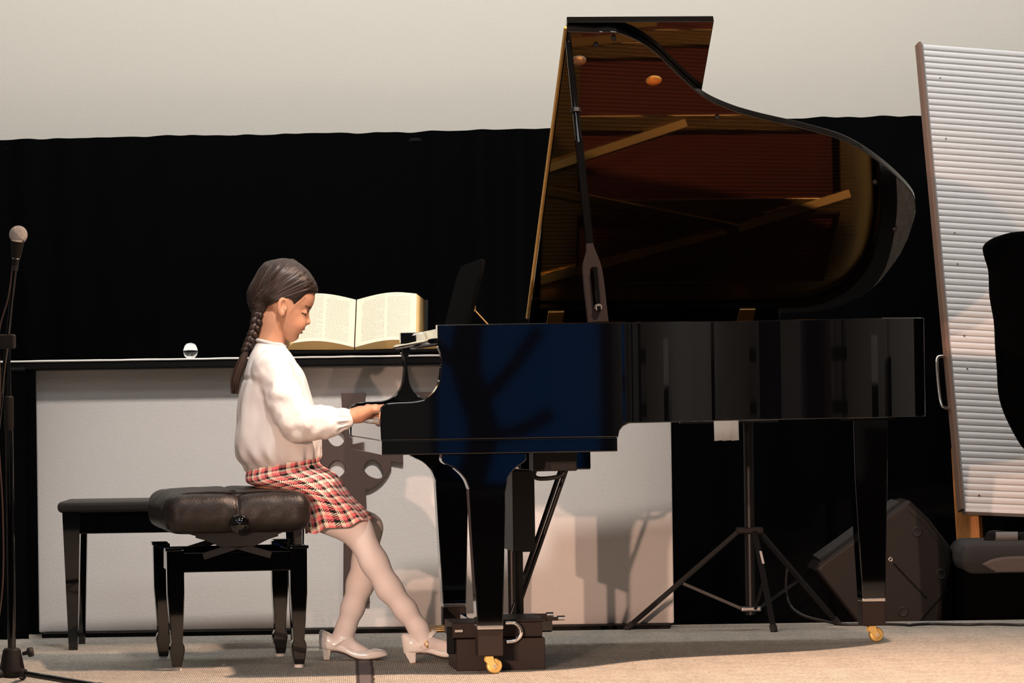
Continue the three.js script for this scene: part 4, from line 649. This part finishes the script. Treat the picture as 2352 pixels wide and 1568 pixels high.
  // --- skirt: from the waist over the lap, open at the hem
  const bk = [[0, -0.207, 0.583], [0.2, -0.205, 0.545], [0.38, -0.15, 0.528], [0.6, -0.075, 0.516], [0.72, -0.05, 0.493], [0.86, -0.036, 0.447], [1, -0.029, 0.39]], fr = [[0, 0.012, 0.62], [0.16, 0.017, 0.596], [0.4, 0.066, 0.562], [0.62, 0.107, 0.502], [0.82, 0.146, 0.462], [1, 0.174, 0.432]];
  { const rows = [], nA = 120; for (let i = 0; i <= 48; i++) { const s = i / 48, [bx, by] = curveAt(bk, s), [fx, fy] = curveAt(fr, s), cx = (bx + fx) / 2, cy = (by + fy) / 2, ux = (fx - bx) / 2, uy = (fy - by) / 2, w = lerp(0.122, 0.16, sstep(0, 0.35, s)) + 0.018 * s; const r = [];
      for (let j = 0; j <= nA; j++) { const a = Math.PI + j / nA * Math.PI * 2, k = 1 + s * s * 0.035 * Math.sin(a * 8 + 1) + 0.012 * s * noise(a * 2, s * 4, 1) , ca = Math.cos(a), sa = Math.sin(a), e = 0.68, c2 = Math.sign(ca) * Math.pow(Math.abs(ca), e), s2 = Math.sign(sa) * Math.pow(Math.abs(sa), e); r.push(V(cx + ux * c2 * k, cy + uy * c2 * k + 0.006 * s * Math.sin(a * 8) * Math.abs(sa), w * s2 * k)); } rows.push(r); }
    const sg = loft(rows), su = sg.attributes.uv; for (let i = 0; i <= 48; i++) for (let j = 0; j <= nA; j++) su.setXY(i * (nA + 1) + j, j / nA * 0.874, -i / 48 * 0.36); const sk = part('skirt', sg, M.skirt, girl);
    const band = []; for (let i = 0; i <= 14; i++) { const u = i / 14, a = -1.15 + 1.0 * u, z = 0.134 * Math.cos(a * 0.55 + 0.35); band.push([V(-0.045 + 0.075 * u, 0.594 - 0.012 * u, 0.125 - 0.05 * u * u + 0.004), V(-0.042 + 0.075 * u, 0.574 - 0.006 * u, 0.132 - 0.052 * u * u + 0.004)]); }
    part('waist_tab', loft(band, false), M.skirt, sk); part('tab_button', (() => { const g = lathe([[0, 0.004], [0.007, 0.004], [0.009, 0], [0, -0.002]], 20); g.rotateX(Math.PI / 2 - 0.2); g.rotateY(0.5); g.translate(-0.004, 0.588, 0.118); return g; })(), M.black, sk);
  }
  // --- tights and shoes
  part('tights', net((x, y, z) => legF([x, y, z], 0), [-0.2, 0.0, -0.2], [0.44, 0.62, 0.2], 0.006), M.tights, girl);
  const ST = [[0, 0.034, 0.088, 0.012], [0.006, 0.032, 0.094, 0.02], [0.02, 0.03, 0.09, 0.027], [0.04, 0.029, 0.079, 0.029], [0.058, 0.027, 0.066, 0.0285], [0.08, 0.02, 0.047, 0.028], [0.1, 0.01, 0.035, 0.03], [0.12, 0.003, 0.031, 0.032], [0.145, 0.001, 0.032, 0.0335], [0.16, 0.002, 0.035, 0.033], [0.178, 0.005, 0.0335, 0.029], [0.195, 0.009, 0.029, 0.02], [0.206, 0.013, 0.021, 0.009], [0.208, 0.016, 0.018, 0.002]];
  function shoe(x, y, z, pitch, yaw, buckle) {
    const s = thing0('shoe', girl); s.position.set(x, y, z); s.rotation.set(0, yaw, pitch, 'YXZ');
    const rows = []; for (let i = 0; i <= 60; i++) { const u = 0.208 * (i / 60), [b, tp, w] = curveAt(ST, u), cy = (b + tp) / 2, h = (tp - b) / 2, r = []; for (let j = 0; j <= 36; j++) { const a = j / 36 * Math.PI * 2 - Math.PI / 2, ca = Math.cos(a), sa = Math.sin(a), k = sa < 0 ? 0.5 : 0.75; r.push(V(u, cy + h * Math.sign(sa) * Math.pow(Math.abs(sa), k), w * Math.sign(ca) * Math.pow(Math.abs(ca), 0.7) * (sa > 0 ? 1 - 0.25 * sa * sa : 1))); } rows.push(r); }
    part('upper', loft(rows), M.patent, s);
    part('heel', (() => { const g = extrude([[0.002, 0.036], [0.034, 0.034], [0.036, 0.032], [0.03, 0.003], [0.014, 0.003]].reverse(), -0.02, 0.02, 0.003); const p = g.attributes.position; for (let i = 0; i < p.count; i++) p.setZ(i, p.getZ(i) * lerp(0.55, 1.05, clamp(p.getY(i) / 0.035, 0, 1))); g.computeVertexNormals(); return g; })(), M.patent, s);
    part('heel_tip', rbox(0.0135, 0.031, 0, 0.004, -0.011, 0.011, 0.001), std([0.16, 0.07, 0.04], 0.6), s);
    part('sole', (() => { const rw = []; for (let i = 0; i <= 30; i++) { const u = 0.03 + 0.17 * i / 30, [b, , w] = curveAt(ST, u); rw.push([V(u, b - 0.0025, -w * 0.9), V(u, b - 0.0032, 0), V(u, b - 0.0025, w * 0.9)]); } return loft(rw, false); })(), std([0.2, 0.08, 0.05], 0.6), s);
    const arc = []; for (let i = 0; i <= 28; i++) { const a = i / 28 * Math.PI, q = Math.sin(a), c = Math.cos(a), ctr = V(0.044 + 0.058 * q, 0.05 + 0.037 * q, 0.034 * c), w = V(0.0045, -0.0045, 0), out = V(0.3 * q, 0.7 * q, c).normalize().multiplyScalar(0.0022); const P = (k, o) => ctr.clone().addScaledVector(w, k).addScaledVector(out, o); arc.push([P(1, 1), P(-1, 1), P(-1, -1), P(1, -1), P(1, 1)]); }
    const st = part('strap', loft(arc, false), M.patent, s);
    part('binding', tube([[0.006, 0.0935, 0], [0.02, 0.09, 0.022], [0.04, 0.079, 0.0245], [0.058, 0.066, 0.0245], [0.08, 0.048, 0.0235], [0.1, 0.0365, 0.02], [0.122, 0.033, 0.0]], 0.0013, 50, 6), M.patent, s);
    if (buckle) { part('buckle', tube([[0.0, 0, 0], [0.009, 0.003, 0], [0.007, 0.013, 0], [-0.002, 0.01, 0]], 0.0016, 30, 6, true).translate(0.066, 0.05, 0.036), M.brass, st); part('buckle_bead', new THREE.SphereGeometry(0.0035, 14, 10).translate(0.071, 0.046, 0.037), M.brass, st); }
  }
  shoe(0.002, 0.0, -0.06, 0, 0.0, false); shoe(0.268, -0.005, 0.108, 0.14, 0.05, true);
  // --- hair: drawn back from the forehead to a braid at the nape
  const HL = [[-0.1, -0.048], [-0.075, -0.046], [-0.055, -0.03], [-0.03, 0.0], [-0.012, 0.018], [0.004, 0.03], [0.02, 0.03], [0.03, 0.024], [0.036, 0.034], [0.05, 0.06], [0.066, 0.074], [0.085, 0.083], [0.11, 0.09]];
  const hairF = (x, y, z) => { const [hl] = curveAt(HL, x), phi = Math.atan2(y + 0.05, x + 0.1), st = 0.0022 * noise(phi * 14, z * 60, 0) + 0.0012 * noise(phi * 34, z * 130, 4);
    const bun = ell([x, y, z], [-0.082, 0.035, 0], [0.025, 0.062, 0.052]);
    let d = smin(skull(x, y, z, 0.0042 + 0.006 * sstep(0.05, 0.11, y)), bun, 0.02) + st; const edge = (hl + 0.004 * noise(x * 60, 0, z * 40) - y) * 0.75; d = smax(d, edge, 0.006); return smin(d, cap([x, y, z], [-0.068, 0.012, 0], [-0.056, -0.045, 0.016], 0.042, 0.017) + st, 0.02); };
  const hairC = (x, y, z) => { const phi = Math.atan2(y + 0.05, x + 0.1), k = 0.75 + 0.75 * noise(phi * 26, z * 90, 2) + 0.4 * noise(phi * 60, z * 200, 7), b = [0.019, 0.0075, 0.004]; return b.map(v => v * clamp(k, 0.35, 1.7)); };
  const hg = net(hairF, [-0.13, -0.07, -0.1], [0.12, 0.17, 0.1], 0.003, hairC); hg.applyMatrix4(headM); const hr = part('hair', hg, M.hair, girl);
  const tone = (g, k) => { const n = g.attributes.position.count, c = new Float32Array(n * 3); for (let i = 0; i < n; i++) c.set([0.019 * k, 0.0075 * k, 0.004 * k], i * 3); g.setAttribute('color', new THREE.BufferAttribute(c, 3)); return g; };
  { const path = new THREE.CatmullRomCurve3([V(-0.152, 1.072, 0.02), V(-0.166, 1.045, 0.026), V(-0.171, 1.016, 0.03), V(-0.181, 0.99, 0.03), V(-0.192, 0.965, 0.028), V(-0.2, 0.945, 0.026)]), S = [];
    for (let k = 0; k < 3; k++) { const pts = []; for (let i = 0; i <= 60; i++) { const u = i / 60, c = path.getPoint(u), ph = u * 15 + k * 2.0944, w = lerp(0.0125, 0.009, u); pts.push(V(c.x + w * Math.sin(ph) * 0.95, c.y + w * Math.sin(ph) * 0.35, c.z + w * 0.75 * Math.sin(2 * ph))); } S.push(tone(new THREE.TubeGeometry(new THREE.CatmullRomCurve3(pts), 160, 0.0098, 10), 0.8 + 0.25 * k)); }
    part('braid', mergeGeometries(S), M.hair, hr);
    part('hair_tie', tube(Array.from({ length: 12 }, (_, i) => { const a = i / 12 * 2 * Math.PI; return V(-0.2 + 0.011 * Math.cos(a), 0.943 + 0.004 * Math.cos(a), 0.026 + 0.012 * Math.sin(a)); }), 0.004, 30, 8, true), M.black, hr);
    const T = []; for (let k = 0; k < 95; k++) { const a = rnd() * 6.283, r = Math.sqrt(rnd()), ox = r * Math.cos(a), oz = r * Math.sin(a), e = 0.8 + 0.22 * rnd(), P = [[-0.201, 0.945, 0.6], [-0.217, 0.905, 1.1], [-0.234, 0.855, 1.15], [-0.238, 0.95 - 0.125 * e - 0.0, 0.8]]; P[3][1] = lerp(0.835, 0.812, (e - 0.8) / 0.22); T.push(tone(new THREE.TubeGeometry(new THREE.CatmullRomCurve3(P.map(([x, y, w]) => V(x + ox * 0.0125 * w, y, 0.03 + oz * 0.013 * w))), 24, 0.0019, 5), 0.6 + 1.2 * rnd())); }
    part('ponytail', mergeGeometries(T), M.hair, hr);
    const W = [[[0.06, 0.07, 0.05], [0.05, 0.045, 0.063], [0.035, 0.015, 0.068], [0.03, -0.006, 0.064]], [[-0.03, 0.0, 0.06], [-0.045, -0.04, 0.055], [-0.062, -0.085, 0.045]]].map(p => tone(new THREE.TubeGeometry(new THREE.CatmullRomCurve3(p.map(q => V(...q).applyMatrix4(headM))), 24, 0.0004, 5), 1.6)); for (const g of W) part('stray_lock', g, M.hair, hr);
  }
}
renderer.render(scene, camera);
